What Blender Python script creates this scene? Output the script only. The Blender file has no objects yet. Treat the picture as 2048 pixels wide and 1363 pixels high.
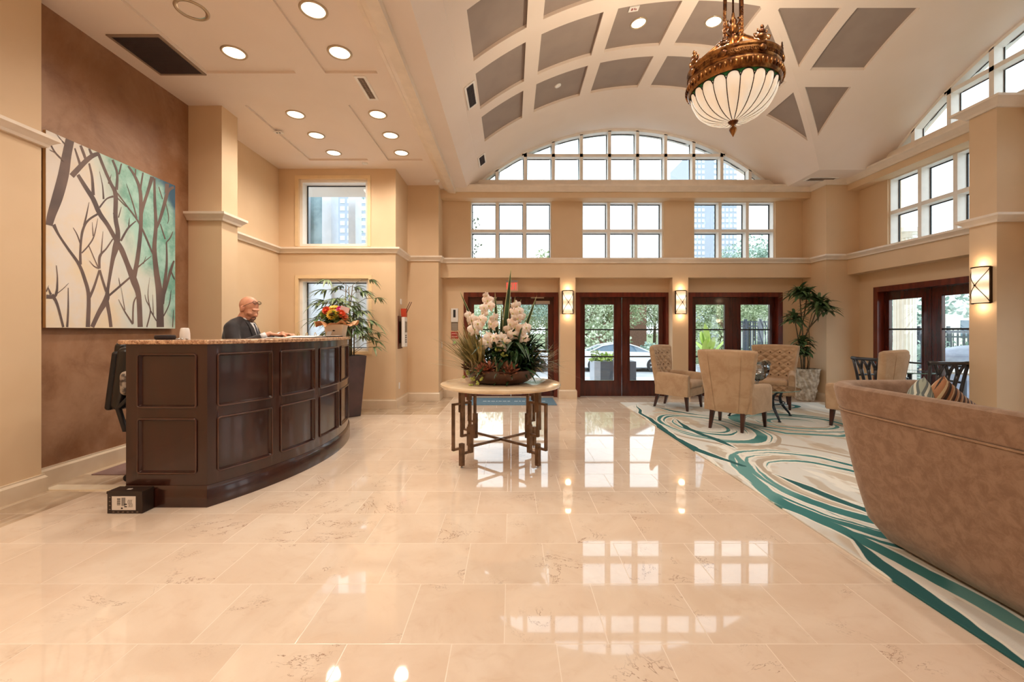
import bpy, bmesh, math, random
from mathutils import Vector, Matrix, Euler
PI = math.pi
random.seed(7)
sc = bpy.context.scene
COL = sc.collection

# ---------------------------------------------------------------- camera
F_PX = 860.0
CAM_H = 1.38
cam_data = bpy.data.cameras.new('camera')
cam = bpy.data.objects.new('camera', cam_data)
COL.objects.link(cam)
cam.location = (0, 0, CAM_H)
cam.rotation_euler = (PI / 2, 0, 0)
cam_data.sensor_width = 36.0
cam_data.lens = 36.0 * F_PX / 2048.0
cam_data.shift_x = 0.001
cam_data.shift_y = -0.0095
cam_data.clip_start = 0.05
cam_data.clip_end = 900
sc.camera = cam

# ---------------------------------------------------------------- exposure
sc.view_settings.view_transform = 'Standard'
sc.view_settings.look = 'None'
sc.view_settings.exposure = -0.08
sc.view_settings.gamma = 1.0
sc.view_settings.use_curve_mapping = False
sc.cycles.max_bounces = 10
sc.cycles.diffuse_bounces = 5
sc.cycles.adaptive_threshold = 0.02
sc.cycles.glossy_bounces = 5
sc.cycles.transmission_bounces = 8
sc.cycles.transparent_max_bounces = 16
sc.cycles.sample_clamp_indirect = 6.0
sc.cycles.caustics_reflective = False
sc.cycles.caustics_refractive = False
sc.cycles.use_denoising = True

# light strengths gathered here
SKY = 3.2
DOWNLIGHT_W = 75.0
VAULT_W = 80.0
SCONCE_W = 1.7
CHANDELIER_W = 150.0

# ---------------------------------------------------------------- sky: bright thin overcast
world = bpy.data.worlds.new('sky')
sc.world = world
world.use_nodes = True
wn = world.node_tree
wn.nodes.clear()
w_out = wn.nodes.new('ShaderNodeOutputWorld')
w_bg = wn.nodes.new('ShaderNodeBackground')
w_tc = wn.nodes.new('ShaderNodeTexCoord')
w_map = wn.nodes.new('ShaderNodeMapping')
w_map.inputs['Scale'].default_value = (2.0, 2.0, 5.0)
w_no = wn.nodes.new('ShaderNodeTexNoise')
w_no.inputs['Scale'].default_value = 1.6
w_no.inputs['Detail'].default_value = 5
w_cr = wn.nodes.new('ShaderNodeValToRGB')
w_cr.color_ramp.elements[0].position = 0.35
w_cr.color_ramp.elements[0].color = (0.74, 0.87, 0.96, 1)
w_cr.color_ramp.elements[1].position = 0.68
w_cr.color_ramp.elements[1].color = (0.96, 0.99, 1.0, 1)
wn.links.new(w_tc.outputs['Generated'], w_map.inputs['Vector'])
wn.links.new(w_map.outputs['Vector'], w_no.inputs['Vector'])
wn.links.new(w_no.outputs['Fac'], w_cr.inputs['Fac'])
wn.links.new(w_cr.outputs['Color'], w_bg.inputs['Color'])
w_bg.inputs['Strength'].default_value = SKY
wn.links.new(w_bg.outputs['Background'], w_out.inputs['Surface'])

# ---------------------------------------------------------------- helpers: meshes
class MB:
    """collects shapes that become ONE mesh object"""
    def __init__(self):
        self.v = []; self.f = []; self.m = []; self.M = None
    def add(self, verts, faces, mi=0):
        b = len(self.v)
        if self.M is not None:
            verts = [self.M @ Vector(p) for p in verts]
        self.v.extend([tuple(p) for p in verts])
        for fc in faces:
            self.f.append(tuple(b + i for i in fc)); self.m.append(mi)
        return self
    def box(self, x0, x1, y0, y1, z0, z1, mi=0):
        if x0 > x1: x0, x1 = x1, x0
        if y0 > y1: y0, y1 = y1, y0
        if z0 > z1: z0, z1 = z1, z0
        return self.add([(x0,y0,z0),(x1,y0,z0),(x1,y1,z0),(x0,y1,z0),(x0,y0,z1),(x1,y0,z1),(x1,y1,z1),(x0,y1,z1)],
                 [(0,3,2,1),(4,5,6,7),(0,1,5,4),(1,2,6,5),(2,3,7,6),(3,0,4,7)], mi)
    def frustum(self, c0, s0, c1, s1, mi=0):
        """rect of size s0 at c0 lofted up to rect of size s1 at c1"""
        vs = []
        for c, s in ((c0, s0), (c1, s1)):
            for a, b in ((-1,-1),(1,-1),(1,1),(-1,1)):
                vs.append((c[0]+a*s[0]/2, c[1]+b*s[1]/2, c[2]))
        return self.add(vs, [(0,3,2,1),(4,5,6,7),(0,1,5,4),(1,2,6,5),(2,3,7,6),(3,0,4,7)], mi)
    def prism(self, pts, z0, z1, mi=0):
        n = len(pts)
        vs = [(p[0],p[1],z0) for p in pts] + [(p[0],p[1],z1) for p in pts]
        fs = [tuple(range(n-1,-1,-1)), tuple(range(n,2*n))]
        fs += [(i,(i+1)%n,n+(i+1)%n,n+i) for i in range(n)]
        return self.add(vs, fs, mi)
    def rings(self, rings, mi=0, cap=True, closed=True):
        """loft a list of equal-length rings"""
        n = len(rings[0]); vs = [p for r in rings for p in r]; fs = []
        for k in range(len(rings)-1):
            for i in range(n if closed else n-1):
                j = (i+1) % n
                fs.append((k*n+i, k*n+j, (k+1)*n+j, (k+1)*n+i))
        if cap and closed:
            fs.append(tuple(range(n-1,-1,-1)))
            fs.append(tuple((len(rings)-1)*n+i for i in range(n)))
        return self.add(vs, fs, mi)
    def lathe(self, prof, c=(0,0,0), n=32, mi=0, sx=1, sy=1, cap=False):
        rs = []
        for r, z in prof:
            rs.append([(c[0]+sx*r*math.cos(2*PI*i/n), c[1]+sy*r*math.sin(2*PI*i/n), c[2]+z) for i in range(n)])
        return self.rings(rs, mi, cap)
    def cyl(self, p0, p1, r0, r1=None, n=16, mi=0, cap=True):
        r1 = r0 if r1 is None else r1
        return self.tube([p0, p1], [r0, r1], n, mi, cap)
    def tube(self, pts, rad, n=8, mi=0, cap=True, closed=False, flat=1.0):
        pts = [Vector(p) for p in pts]
        if not hasattr(rad, '__len__'): rad = [rad]*len(pts)
        up = None; rs = []
        N = len(pts)
        for i, p in enumerate(pts):
            if closed: t = pts[(i+1)%N]-pts[i-1]
            else: t = pts[min(i+1,N-1)]-pts[max(i-1,0)]
            if t.length < 1e-9: t = Vector((0,0,1))
            t.normalize()
            if up is None:
                a = Vector((0,0,1)) if abs(t.z) < 0.9 else Vector((1,0,0))
                up = (a - t*a.dot(t)).normalized()
            else:
                up = up - t*up.dot(t)
                up = up.normalized() if up.length > 1e-6 else Vector((1,0,0))
            s = t.cross(up)
            r = rad[i]
            rs.append([tuple(p + s*math.cos(2*PI*k/n)*r + up*math.sin(2*PI*k/n)*r*flat) for k in range(n)])
        if closed: rs.append(rs[0])
        return self.rings(rs, mi, cap and not closed)
    def sphere(self, c, r, n=16, k=10, mi=0):
        if not hasattr(r, '__len__'): r = (r, r, r)
        rs = []
        for j in range(k+1):
            ph = PI*j/k
            s = max(math.sin(ph), 0.002)
            rs.append([(c[0]+r[0]*s*math.cos(2*PI*i/n), c[1]+r[1]*s*math.sin(2*PI*i/n), c[2]-r[2]*math.cos(ph)) for i in range(n)])
        return self.rings(rs, mi, True)
    def grid(self, fn, nu, nv, mi=0, flip=False):
        vs = [fn(i/nu, j/nv) for j in range(nv+1) for i in range(nu+1)]
        fs = []
        for j in range(nv):
            for i in range(nu):
                a = j*(nu+1)+i
                q = (a, a+1, a+nu+2, a+nu+1)
                fs.append(q[::-1] if flip else q)
        return self.add(vs, fs, mi)
    def sweep(self, path, prof, mi=0, closed=False, cap=True):
        """path: plan points (x,y); prof: (offset to the LEFT of travel, z); mitred"""
        n = len(path); rs = []
        for i in range(n):
            p = Vector(path[i])
            if closed: a = Vector(path[i-1]); b = Vector(path[(i+1)%n])
            else: a = Vector(path[max(i-1,0)]); b = Vector(path[min(i+1,n-1)])
            d0 = (p-a); d1 = (b-p)
            if d0.length < 1e-9: d0 = d1
            if d1.length < 1e-9: d1 = d0
            d0 = d0.normalized(); d1 = d1.normalized()
            n0 = Vector((-d0.y, d0.x)); n1 = Vector((-d1.y, d1.x))
            m = (n0+n1); m = m.normalized() if m.length > 1e-6 else n0
            k = 1/max(m.dot(n0), 0.35)
            rs.append([(p.x+m.x*o*k, p.y+m.y*o*k, z) for o, z in prof])
        if closed: rs.append(rs[0])
        return self.rings(rs, mi, cap and not closed)
    def blade(self, p, d, L, w, droop=0.3, segs=4, mi=0, fold=0.15, tip=0.0, up=None):
        p = Vector(p); d = Vector(d).normalized()
        u0 = Vector(up) if up else Vector((0,0,1))
        s = d.cross(u0)
        if s.length < 1e-3: s = Vector((1,0,0))
        s.normalize(); nn = s.cross(d).normalized()
        vs = []; fs = []
        for i in range(segs+1):
            t = i/segs
            c = p + d*L*t + Vector((0,0,-droop*L*t*t))
            ww = w*0.5*max(tip if i == segs else 0.02, math.sin(PI*(0.12+0.88*t))**0.8 if t < 1 else tip)
            vs += [tuple(c - s*ww), tuple(c - nn*ww*fold*2), tuple(c + s*ww)]
        for i in range(segs):
            a = 3*i
            fs += [(a,a+1,a+4,a+3), (a+1,a+2,a+5,a+4)]
        return self.add(vs, fs, mi)
    def build(self, name, mats, parent=None, smooth=False, bevel=0, seg=2, loc=None, rot=None, sub=0, weld=False, angle=40):
        me = bpy.data.meshes.new(name)
        me.from_pydata(self.v, [], self.f)
        if not isinstance(mats, (list, tuple)): mats = [mats]
        for mm in mats: me.materials.append(mm)
        me.polygons.foreach_set('material_index', self.m)
        if weld:
            bm = bmesh.new(); bm.from_mesh(me)
            bmesh.ops.remove_doubles(bm, verts=bm.verts, dist=1e-5)
            bm.to_mesh(me); bm.free()
        if smooth:
            me.polygons.foreach_set('use_smooth', [True]*len(me.polygons))
            if smooth == 'auto':
                me.set_sharp_from_angle(angle=math.radians(angle))
        me.update()
        o = bpy.data.objects.new(name, me)
        COL.objects.link(o)
        if parent is not None: o.parent = parent
        if loc: o.location = loc
        if rot is not None: o.rotation_euler = rot if hasattr(rot, '__len__') else (0,0,rot)
        if bevel:
            b = o.modifiers.new('bevel', 'BEVEL'); b.width = bevel; b.segments = seg
            b.limit_method = 'ANGLE'; b.angle_limit = math.radians(35)
            if not smooth:
                me.polygons.foreach_set('use_smooth', [True]*len(me.polygons))
                b.harden_normals = True
        if sub:
            s = o.modifiers.new('sub', 'SUBSURF'); s.levels = sub; s.render_levels = sub
        return o

def thing(name, label, cat, loc=(0,0,0), rz=0, group=None):
    o = bpy.data.objects.new(name, None); COL.objects.link(o)
    o.empty_display_size = 0.1
    o.location = loc; o.rotation_euler = (0,0,rz)
    o['label'] = label; o['category'] = cat
    if group: o['group'] = group
    return o
def tag(o, label, cat, group=None, kind=None):
    o['label'] = label; o['category'] = cat
    if group: o['group'] = group
    if kind: o['kind'] = kind
    return o
def struct(o, label=None, cat=None):
    o['kind'] = 'structure'
    if label: o['label'] = label
    if cat: o['category'] = cat
    return o
def copy_tree(o, parent=None):
    c = o.copy(); COL.objects.link(c)
    if parent is not None: c.parent = parent
    for ch in list(o.children): copy_tree(ch, c)
    return c
def arc(cx, cy, r, a0, a1, n):
    return [(cx+r*math.cos(a0+(a1-a0)*i/n), cy+r*math.sin(a0+(a1-a0)*i/n)) for i in range(n+1)]
def lamp(name, kind, energy, color, loc, parent=None, size=0.1, rot=None, spread=None):
    d = bpy.data.lights.new(name, kind); d.energy = energy; d.color = color
    if kind == 'AREA':
        d.shape = 'DISK'; d.size = size
        if spread: d.spread = spread
    elif kind == 'POINT': d.shadow_soft_size = size
    elif kind == 'SPOT': d.shadow_soft_size = size; d.spot_size = spread or 2.4; d.spot_blend = 0.8
    o = bpy.data.objects.new(name, d); COL.objects.link(o); o.location = loc
    if rot: o.rotation_euler = rot
    if parent is not None: o.parent = parent
    return o
def lin(r, g, b):
    f = lambda c: ((c/255+0.055)/1.055)**2.4 if c/255 > 0.04045 else c/255/12.92
    return (f(r), f(g), f(b))

# ---------------------------------------------------------------- helpers: materials
class E:
    """node expression"""
    nt = None
    def __init__(s, sock): s.s = sock
    @staticmethod
    def m(op, *a):
        n = E.nt.nodes.new('ShaderNodeMath'); n.operation = op
        for i, x in enumerate(a):
            if isinstance(x, E): E.nt.links.new(x.s, n.inputs[i])
            else: n.inputs[i].default_value = x
        return E(n.outputs[0])
    def __add__(s, o): return E.m('ADD', s, o)
    def __radd__(s, o): return E.m('ADD', o, s)
    def __sub__(s, o): return E.m('SUBTRACT', s, o)
    def __rsub__(s, o): return E.m('SUBTRACT', o, s)
    def __mul__(s, o): return E.m('MULTIPLY', s, o)
    def __rmul__(s, o): return E.m('MULTIPLY', o, s)
    def __truediv__(s, o): return E.m('DIVIDE', s, o)
def e_max(a, b): return E.m('MAXIMUM', a, b)
def e_min(a, b): return E.m('MINIMUM', a, b)
def e_abs(a): return E.m('ABSOLUTE', a)
def e_gt(a, b): return E.m('GREATER_THAN', a, b)
def e_lt(a, b): return E.m('LESS_THAN', a, b)
def e_smooth(x, lo, hi):
    n = E.nt.nodes.new('ShaderNodeMapRange'); n.interpolation_type = 'SMOOTHSTEP'
    E.nt.links.new(x.s, n.inputs[0]); n.inputs[1].default_value = lo; n.inputs[2].default_value = hi
    return E(n.outputs[0])
def e_noise(vec, scale, detail=3, rough=0.5, dist=0.0):
    n = E.nt.nodes.new('ShaderNodeTexNoise'); n.inputs['Scale'].default_value = scale
    n.inputs['Detail'].default_value = detail; n.inputs['Roughness'].default_value = rough
    n.inputs['Distortion'].default_value = dist
    E.nt.links.new(vec, n.inputs['Vector'])
    return E(n.outputs['Fac'])
def e_mix(fac, a, b):
    n = E.nt.nodes.new('ShaderNodeMix'); n.data_type = 'RGBA'
    if isinstance(fac, E): E.nt.links.new(fac.s, n.inputs[0])
    else: n.inputs[0].default_value = fac
    for i, x in ((6, a), (7, b)):
        if isinstance(x, tuple): n.inputs[i].default_value = (*x[:3], 1)
        else: E.nt.links.new(x, n.inputs[i])
    return n.outputs[2]
def e_vec(x, y, z=0.0):
    n = E.nt.nodes.new('ShaderNodeCombineXYZ')
    for i, q in enumerate((x, y, z)):
        if isinstance(q, E): E.nt.links.new(q.s, n.inputs[i])
        else: n.inputs[i].default_value = q
    return n.outputs[0]
def new_mat(name):
    m = bpy.data.materials.new(name); m.use_nodes = True
    nt = m.node_tree; E.nt = nt
    bs = nt.nodes['Principled BSDF']
    return m, nt, bs
def obj_coords(nt):
    tc = nt.nodes.new('ShaderNodeTexCoord'); sp = nt.nodes.new('ShaderNodeSeparateXYZ')
    nt.links.new(tc.outputs['Object'], sp.inputs[0])
    return tc.outputs['Object'], E(sp.outputs[0]), E(sp.outputs[1]), E(sp.outputs[2])
def add_bump(nt, bs, h, strength, dist=0.01):
    b = nt.nodes.new('ShaderNodeBump'); b.inputs['Strength'].default_value = strength
    b.inputs['Distance'].default_value = dist
    nt.links.new(h.s, b.inputs['Height']); nt.links.new(b.outputs[0], bs.inputs['Normal'])
def mat(name, col, rough=0.5, metal=0.0, col2=None, vs=6.0, vd=3, bump=0.0, bs_=60.0, spec=0.5, coat=0.0, sheen=0.0, lo=0.35, hi=0.65, emit=None, es=0.0, stretch=None):
    m, nt, bs = new_mat(name)
    bs.inputs['Roughness'].default_value = rough
    bs.inputs['Metallic'].default_value = metal
    bs.inputs['Specular IOR Level'].default_value = spec
    bs.inputs['Coat Weight'].default_value = coat
    bs.inputs['Coat Roughness'].default_value = 0.08
    if sheen:
        bs.inputs['Sheen Weight'].default_value = sheen; bs.inputs['Sheen Roughness'].default_value = 0.4
    vec, x, y, z = obj_coords(nt)
    if stretch:
        vec = e_vec(x*stretch[0], y*stretch[1], z*stretch[2])
    if col2 is None: col2 = tuple(c*0.94 for c in col)
    c = e_mix(e_smooth(e_noise(vec, vs, vd), lo, hi), col, col2)
    nt.links.new(c, bs.inputs['Base Color'])
    if bump: add_bump(nt, bs, e_noise(vec, bs_, 4), bump, 0.004)
    if emit:
        bs.inputs['Emission Color'].default_value = (*emit, 1); bs.inputs['Emission Strength'].default_value = es
    return m
def emit_mat(name, col, strength):
    return mat(name, col, 0.5, emit=col, es=strength)
def glass_mat(name, tint=(0.93,0.97,0.97), refl=0.08, blend=0.25):
    """thin pane: lets light straight through and mirrors a little"""
    m = bpy.data.materials.new(name); m.use_nodes = True; nt = m.node_tree; nt.nodes.clear()
    o = nt.nodes.new('ShaderNodeOutputMaterial'); mx = nt.nodes.new('ShaderNodeMixShader')
    t = nt.nodes.new('ShaderNodeBsdfTransparent'); g = nt.nodes.new('ShaderNodeBsdfGlossy')
    lw = nt.nodes.new('ShaderNodeLayerWeight'); lw.inputs['Blend'].default_value = blend
    ad = nt.nodes.new('ShaderNodeMath'); ad.operation = 'MULTIPLY_ADD'
    ad.inputs[1].default_value = 0.8; ad.inputs[2].default_value = refl
    t.inputs[0].default_value = (*tint, 1); g.inputs['Roughness'].default_value = 0.02
    nt.links.new(lw.outputs['Fresnel'], ad.inputs[0]); nt.links.new(ad.outputs[0], mx.inputs[0])
    nt.links.new(t.outputs[0], mx.inputs[1]); nt.links.new(g.outputs[0], mx.inputs[2])
    nt.links.new(mx.outputs[0], o.inputs[0])
    return m

# room paints and stones
M_wall = mat('tan_wall_paint', lin(224,196,161), 0.6, col2=lin(220,191,155), vs=1.5, bump=0.05, bs_=120)
M_ceil = mat('cream_ceiling_paint', lin(240,226,215), 0.7, col2=lin(237,222,210), vs=1.2)
M_trim = mat('cream_trim_paint', lin(240,226,210), 0.4)
M_white = mat('white_window_paint', lin(245,241,236), 0.35)
M_coffer = mat('taupe_coffer_paint', lin(158,143,134), 0.65, col2=lin(152,137,129), vs=3, bump=0.05, bs_=200)
M_base = mat('cream_marble_baseboard', lin(230,212,188), 0.22, col2=lin(219,198,172), vs=2.5)
M_gasket = mat('dark_window_gasket', lin(38,36,38), 0.5)
M_glass = glass_mat('window_glass')
M_mahog = mat('mahogany_wood', lin(112,40,22), 0.28, col2=lin(84,26,15), vs=3, vd=5, coat=0.3, stretch=(6,6,0.8))
M_mahog_d = mat('dark_mahogany_wood', lin(84,30,20), 0.25, col2=lin(62,20,14), vs=3, vd=5, coat=0.4, stretch=(6,6,0.8))
def accent():
    m, nt, bs = new_mat('brown_suede_plaster')
    vec, x, y, z = obj_coords(nt)
    a = e_noise(vec, 0.9, 6, 0.66, 0.4); b = e_noise(vec, 2.4, 6, 0.66, 0.5)
    c = e_mix(e_smooth(a, 0.3, 0.7), lin(140,94,58), lin(178,140,112))
    c = e_mix(e_smooth(b, 0.45, 0.75)*0.55, c, lin(108,64,36))
    nt.links.new(c, bs.inputs['Base Color'])
    bs.inputs['Roughness'].default_value = 0.42
    add_bump(nt, bs, b, 0.12, 0.01)
    return m
M_accent = accent()
def floor_mat():
    m, nt, bs = new_mat('polished_cream_marble_tiles')
    vec, x, y, z = obj_coords(nt)
    TW, TH = 0.462, 0.451
    xs = x - (-0.03); ys = y - 0.095
    row = E.m('FLOOR', ys/TH)
    odd = e_abs(E.m('MODULO', row, 2.0))
    xx = (xs + odd*(TW/2))/TW
    colf = E.m('FLOOR', xx)
    fx = xx - colf; fy = ys/TH - row
    dx = e_min(fx, 1.0-fx)*TW; dy = e_min(fy, 1.0-fy)*TH
    d = e_min(dx, dy)
    grout = 1.0 - e_smooth(d, 0.0012, 0.0030)
    wn_ = nt.nodes.new('ShaderNodeTexWhiteNoise'); wn_.noise_dimensions = '2D'
    nt.links.new(e_vec(colf, row), wn_.inputs['Vector'])
    rnd = E(wn_.outputs['Value'])
    v2 = e_vec(x + rnd*7.0, y + rnd*3.0, rnd*5.0)
    cloud = e_noise(v2, 1.7, 5, 0.6, 0.9)
    fine = e_noise(v2, 7.0, 5, 0.65, 1.2)
    c = e_mix(e_smooth(cloud, 0.3, 0.7), lin(233,216,197), lin(221,199,177))
    c = e_mix(rnd*0.35, c, lin(229,206,185))
    c = e_mix(e_smooth(fine, 0.5, 0.8)*0.4, c, lin(206,176,150))
    # sparse brown veins
    v3 = e_vec(x + rnd*4.0, y*1.3 + rnd*9.0, 0.0)
    ve = e_abs(e_noise(v3, 1.5, 6, 0.72, 0.8) - 0.5)
    gate = e_smooth(e_noise(v2, 2.1, 2), 0.52, 0.66)
    vein = (1.0 - e_smooth(ve, 0.001, 0.007))*gate
    c = e_mix(vein*0.7, c, lin(128,84,56))
    # darker border stone beside the walls
    bord = e_max(e_lt(x, -3.59), e_gt(y, 7.12)*e_lt(x, -1.2))
    bc = e_mix(e_smooth(cloud, 0.3, 0.7), lin(208,186,160), lin(170,146,122))
    c = e_mix(bord, c, bc)
    c = e_mix(grout*0.5, c, lin(246,234,218))
    nt.links.new(c, bs.inputs['Base Color'])
    rg = E.m('MULTIPLY_ADD', grout, 0.25, 0.035)
    nt.links.new(rg.s, bs.inputs['Roughness'])
    bs.inputs['IOR'].default_value = 1.6
    add_bump(nt, bs, (1.0-grout) + e_noise(vec, 0.9, 1)*0.35, 0.10, 0.002)
    return m
M_floor = floor_mat()

XL, YA, XA, YP, XP, YH, YW = -4.15, 7.68, -2.06, 8.55, -1.44, 8.8, 9.05
XH, XRW = 6.55, 6.78
ZC = 4.28
DOORX = [0.0, 2.355, 4.71]

# ---------------------------------------------------------------- floor
fl = MB(); fl.add([(-4.4,-4.2,0),(7.0,-4.2,0),(7.0,9.3,0),(-4.4,9.3,0),(-4.4,-4.2,-.12),(7.0,-4.2,-.12),(7.0,9.3,-.12),(-4.4,9.3,-.12)],
    [(0,1,2,3),(7,6,5,4),(0,4,5,1),(1,5,6,2),(2,6,7,3),(3,7,4,0)])
struct(fl.build('floor', M_floor))
th = MB().box(-4.05, -3.05, 3.72, 3.84, 0.0, 0.012)
struct(th.build('floor_threshold', mat('pale_marble_strip', lin(244,230,205), 0.15)))

# ---------------------------------------------------------------- walls with openings
def holed(mb, T, u0, u1, z0, z1, thick, holes, mi=0):
    """wall slab in (u, d, z); T maps it to the world; front face at d=0, back at d=thick"""
    us = sorted({u0, u1, *[h[0] for h in holes], *[h[1] for h in holes]})
    zs = sorted({z0, z1, *[h[2] for h in holes], *[h[3] for h in holes]})
    us = [u for u in us if u0 <= u <= u1]; zs = [z for z in zs if z0 <= z <= z1]
    def solid(i, j):
        if i < 0 or j < 0 or i >= len(us)-1 or j >= len(zs)-1: return False
        cu = (us[i]+us[i+1])/2; cz = (zs[j]+zs[j+1])/2
        return not any(h[0] < cu < h[1] and h[2] < cz < h[3] for h in holes)
    for i in range(len(us)-1):
        for j in range(len(zs)-1):
            if not solid(i, j): continue
            a, b, c, d = us[i], us[i+1], zs[j], zs[j+1]
            q = lambda *p: mb.add([T(*t) for t in p], [(0,1,2,3)], mi)
            q((a,0,c),(b,0,c),(b,0,d),(a,0,d)); q((b,thick,c),(a,thick,c),(a,thick,d),(b,thick,d))
            if not solid(i-1,j): q((a,0,c),(a,0,d),(a,thick,d),(a,thick,c))
            if not solid(i+1,j): q((b,0,c),(b,thick,c),(b,thick,d),(b,0,d))
            if not solid(i,j-1): q((a,0,c),(a,thick,c),(b,thick,c),(b,0,c))
            if not solid(i,j+1): q((a,0,d),(b,0,d),(b,thick,d),(a,thick,d))
TB = lambda y: (lambda u, d, z: (u, y+d, z))           # a wall facing the camera
TR = lambda x: (lambda u, d, z: (x+d, -u, z))          # a wall on the right (u runs towards the camera)

WA_U = (-3.795, -2.563, 2.90, 4.10); WA_L = (-3.795, -2.545, 1.02, 2.32)
b = MB(); holed(b, TB(YA), -4.35, XA, 0, 4.5, 0.3, [WA_U, WA_L])
struct(b.build('wall_back_alcove', M_wall))
b = MB(); b.box(-2.36, XA, YA+0.3, 9.3, 0, 4.5); b.box(XA, XP, YP, 9.3, 0, 4.5)
struct(b.build('wall_back_pier', M_wall))
# main back wall with three door openings and three upper windows
DH = 0.992; UW = 0.855
door_holes = [(x-DH, x+DH, -1, 2.19) for x in DOORX]
win_holes = [(x-UW, x+UW, 2.885, 4.116) for x in DOORX]
b = MB(); holed(b, TB(YW), XP, 7.05, 0, 4.5, 0.25, door_holes+win_holes)
struct(b.build('wall_back', M_wall))
b = MB(); b.box(XP, 6.17, YH, YW, 2.48, 2.80); b.box(XP, 6.17, YH, YW, 4.11, 4.34)
for x0, x1 in ((1.003,1.32),(3.305,3.63)): b.box(x0, x1, YH, YW, 0, 2.48)
struct(b.build('wall_back_header', M_wall))
b = MB(); b.box(6.14, 6.9, 8.37, YW, 0, 4.34)
struct(b.build('wall_back_corner', M_wall))
# right wall
RD = [7.02, 4.25, 1.6]  # the nearer bays are unseen, put in to help light the room
rd_holes = [(-(y+DH), -(y-DH), -1, 2.19) for y in RD]
rw_holes = [(-(y+UW), -(y-UW), 2.885, 4.116) for y in (6.89, 4.25, 1.6)]
b = MB(); holed(b, TR(XRW), -9.3, 4.2, 0, 4.5, 0.25, rd_holes+rw_holes)
struct(b.build('wall_right', M_wall))
b = MB(); b.box(XH, XRW, -4, 8.37, 2.48, 2.80); b.box(XH, XRW, -4, 8.37, 4.11, 4.34)
struct(b.build('wall_right_header', M_wall))
b = MB(); b.box(6.18, XRW, 5.47, 5.80, 0, 4.34); b.box(6.18, XRW, 2.75, 3.08, 0, 4.34)
struct(b.build('wall_right_pier', M_wall))
# left wall: painted accent between the two piers
b = MB(); b.box(-4.4, XL, -4, 3.3, 0, 4.5, 0); b.box(-4.4, XL, 3.3, 5.6, 0, 4.5, 1); b.box(-4.4, XL, 5.6, 7.9, 0, 4.5, 0)
struct(b.build('wall_left', [M_wall, M_accent]))
b = MB(); b.box(XL, -4.03, 2.9, 3.69, 0, 4.4); b.box(XL, -3.72, 5.53, 5.85, 0, 4.4)
struct(b.build('wall_left_pier', M_wall))
b = MB(); b.box(-4.4, 7.05, -4.2, -4.0, 0, 6.2)
struct(b.build('wall_front', M_wall))

# ---------------------------------------------------------------- baseboards (cream marble)
def profile_base(h=0.17, t=0.028): return [(0,0),(t,0),(t,h-0.03),(t*0.55,h-0.012),(t*0.55,h),(0,h)]
def neg(prof): return [(-o, z) for o, z in prof][::-1]
b = MB(); b.sweep([(XL,3.69),(XL,5.53)], neg(profile_base())); struct(b.build('baseboard_left', M_base))
b = MB(); b.sweep([(XL,2.9),(-4.03,2.9),(-4.03,3.69),(XL,3.69)], neg(profile_base(0.155))); struct(b.build('baseboard_left_pier', M_base))
b = MB(); b.sweep([(XL,5.53),(-3.72,5.53),(-3.72,5.85),(XL,5.85),(XL,YA),(XA,YA),(XA,YP),(XP,YP),(XP,YW),(-DH,YW)], neg(profile_base())); struct(b.build('baseboard_back', M_base))
for k,(x0,x1) in enumerate(((1.003,1.32),(3.305,3.63))):
    b = MB(); b.sweep([(x0,YW),(x0,YH),(x1,YH),(x1,YW)], neg(profile_base(0.19,0.03))); struct(b.build('baseboard_back_pilaster', M_base))
b = MB(); b.sweep([(4.71+DH,YW),(6.14,YW),(6.14,8.37),(XRW,8.37),(XRW,7.02+DH)], neg(profile_base())); struct(b.build('baseboard_right', M_base))
b = MB(); b.sweep([(XRW,6.02),(XRW,5.80),(6.18,5.80),(6.18,5.47),(XRW,5.47),(XRW,5.25)], neg(profile_base())); struct(b.build('baseboard_right_pier', M_base))

# ---------------------------------------------------------------- rails and cornices
def crown(z0, h=0.10, t=0.09): return [(0,z0),(t*.35,z0),(t*.45,z0+h*.25),(t*.8,z0+h*.55),(t,z0+h*.7),(t,z0+h),(0,z0+h)]
rail = crown(2.77, 0.10, 0.085)
b = MB(); b.sweep([(XL,5.85),(XL,YA),(XA,YA),(XA,YP),(XP,YP),(XP,YH),(6.14,YH),(6.14,8.37),(XH,8.37),(XH,5.80)], neg(rail))
struct(b.build('trim_1', M_trim))
b = MB(); b.sweep([(XH,5.80),(6.18,5.80),(6.18,5.47),(XH,5.47),(XH,3.08),(6.18,3.08),(6.18,2.75),(XH,2.75),(XH,-4)], neg(crown(2.77,0.10,0.10))); struct(b.build('trim_2', M_trim))
b = MB(); b.sweep([(XL,5.53),(-3.72,5.53),(-3.72,5.85),(XL,5.85)], neg(crown(2.80,0.10,0.09))); struct(b.build('trim_3', M_trim))
b = MB(); b.sweep([(XL,2.9),(-4.03,2.9),(-4.03,3.69),(XL,3.69)], neg(crown(2.965,0.09,0.085))); struct(b.build('trim_4', M_trim))
# cornice where the vault springs
corn = [(0,4.225),(0.03,4.225),(0.05,4.25),(0.10,4.29),(0.14,4.31),(0.14,4.34),(0,4.34)]
b = MB(); b.sweep([(-1.13,YH),(6.14,YH),(6.14,8.37),(XH,8.37),(XH,5.80),(6.18,5.80),(6.18,5.47),(XH,5.47),(XH,-4)], neg(corn)); struct(b.build('trim_5', M_trim))
# curbs below the two arched windows
b = MB(); b.box(-0.885, 5.58, 8.90, 9.12, 4.28, 4.515); struct(b.build('trim_6', M_trim))
b = MB(); b.box(6.64, 6.90, 1.4, 7.72, 4.28, 4.515); struct(b.build('trim_7', M_trim))
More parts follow.
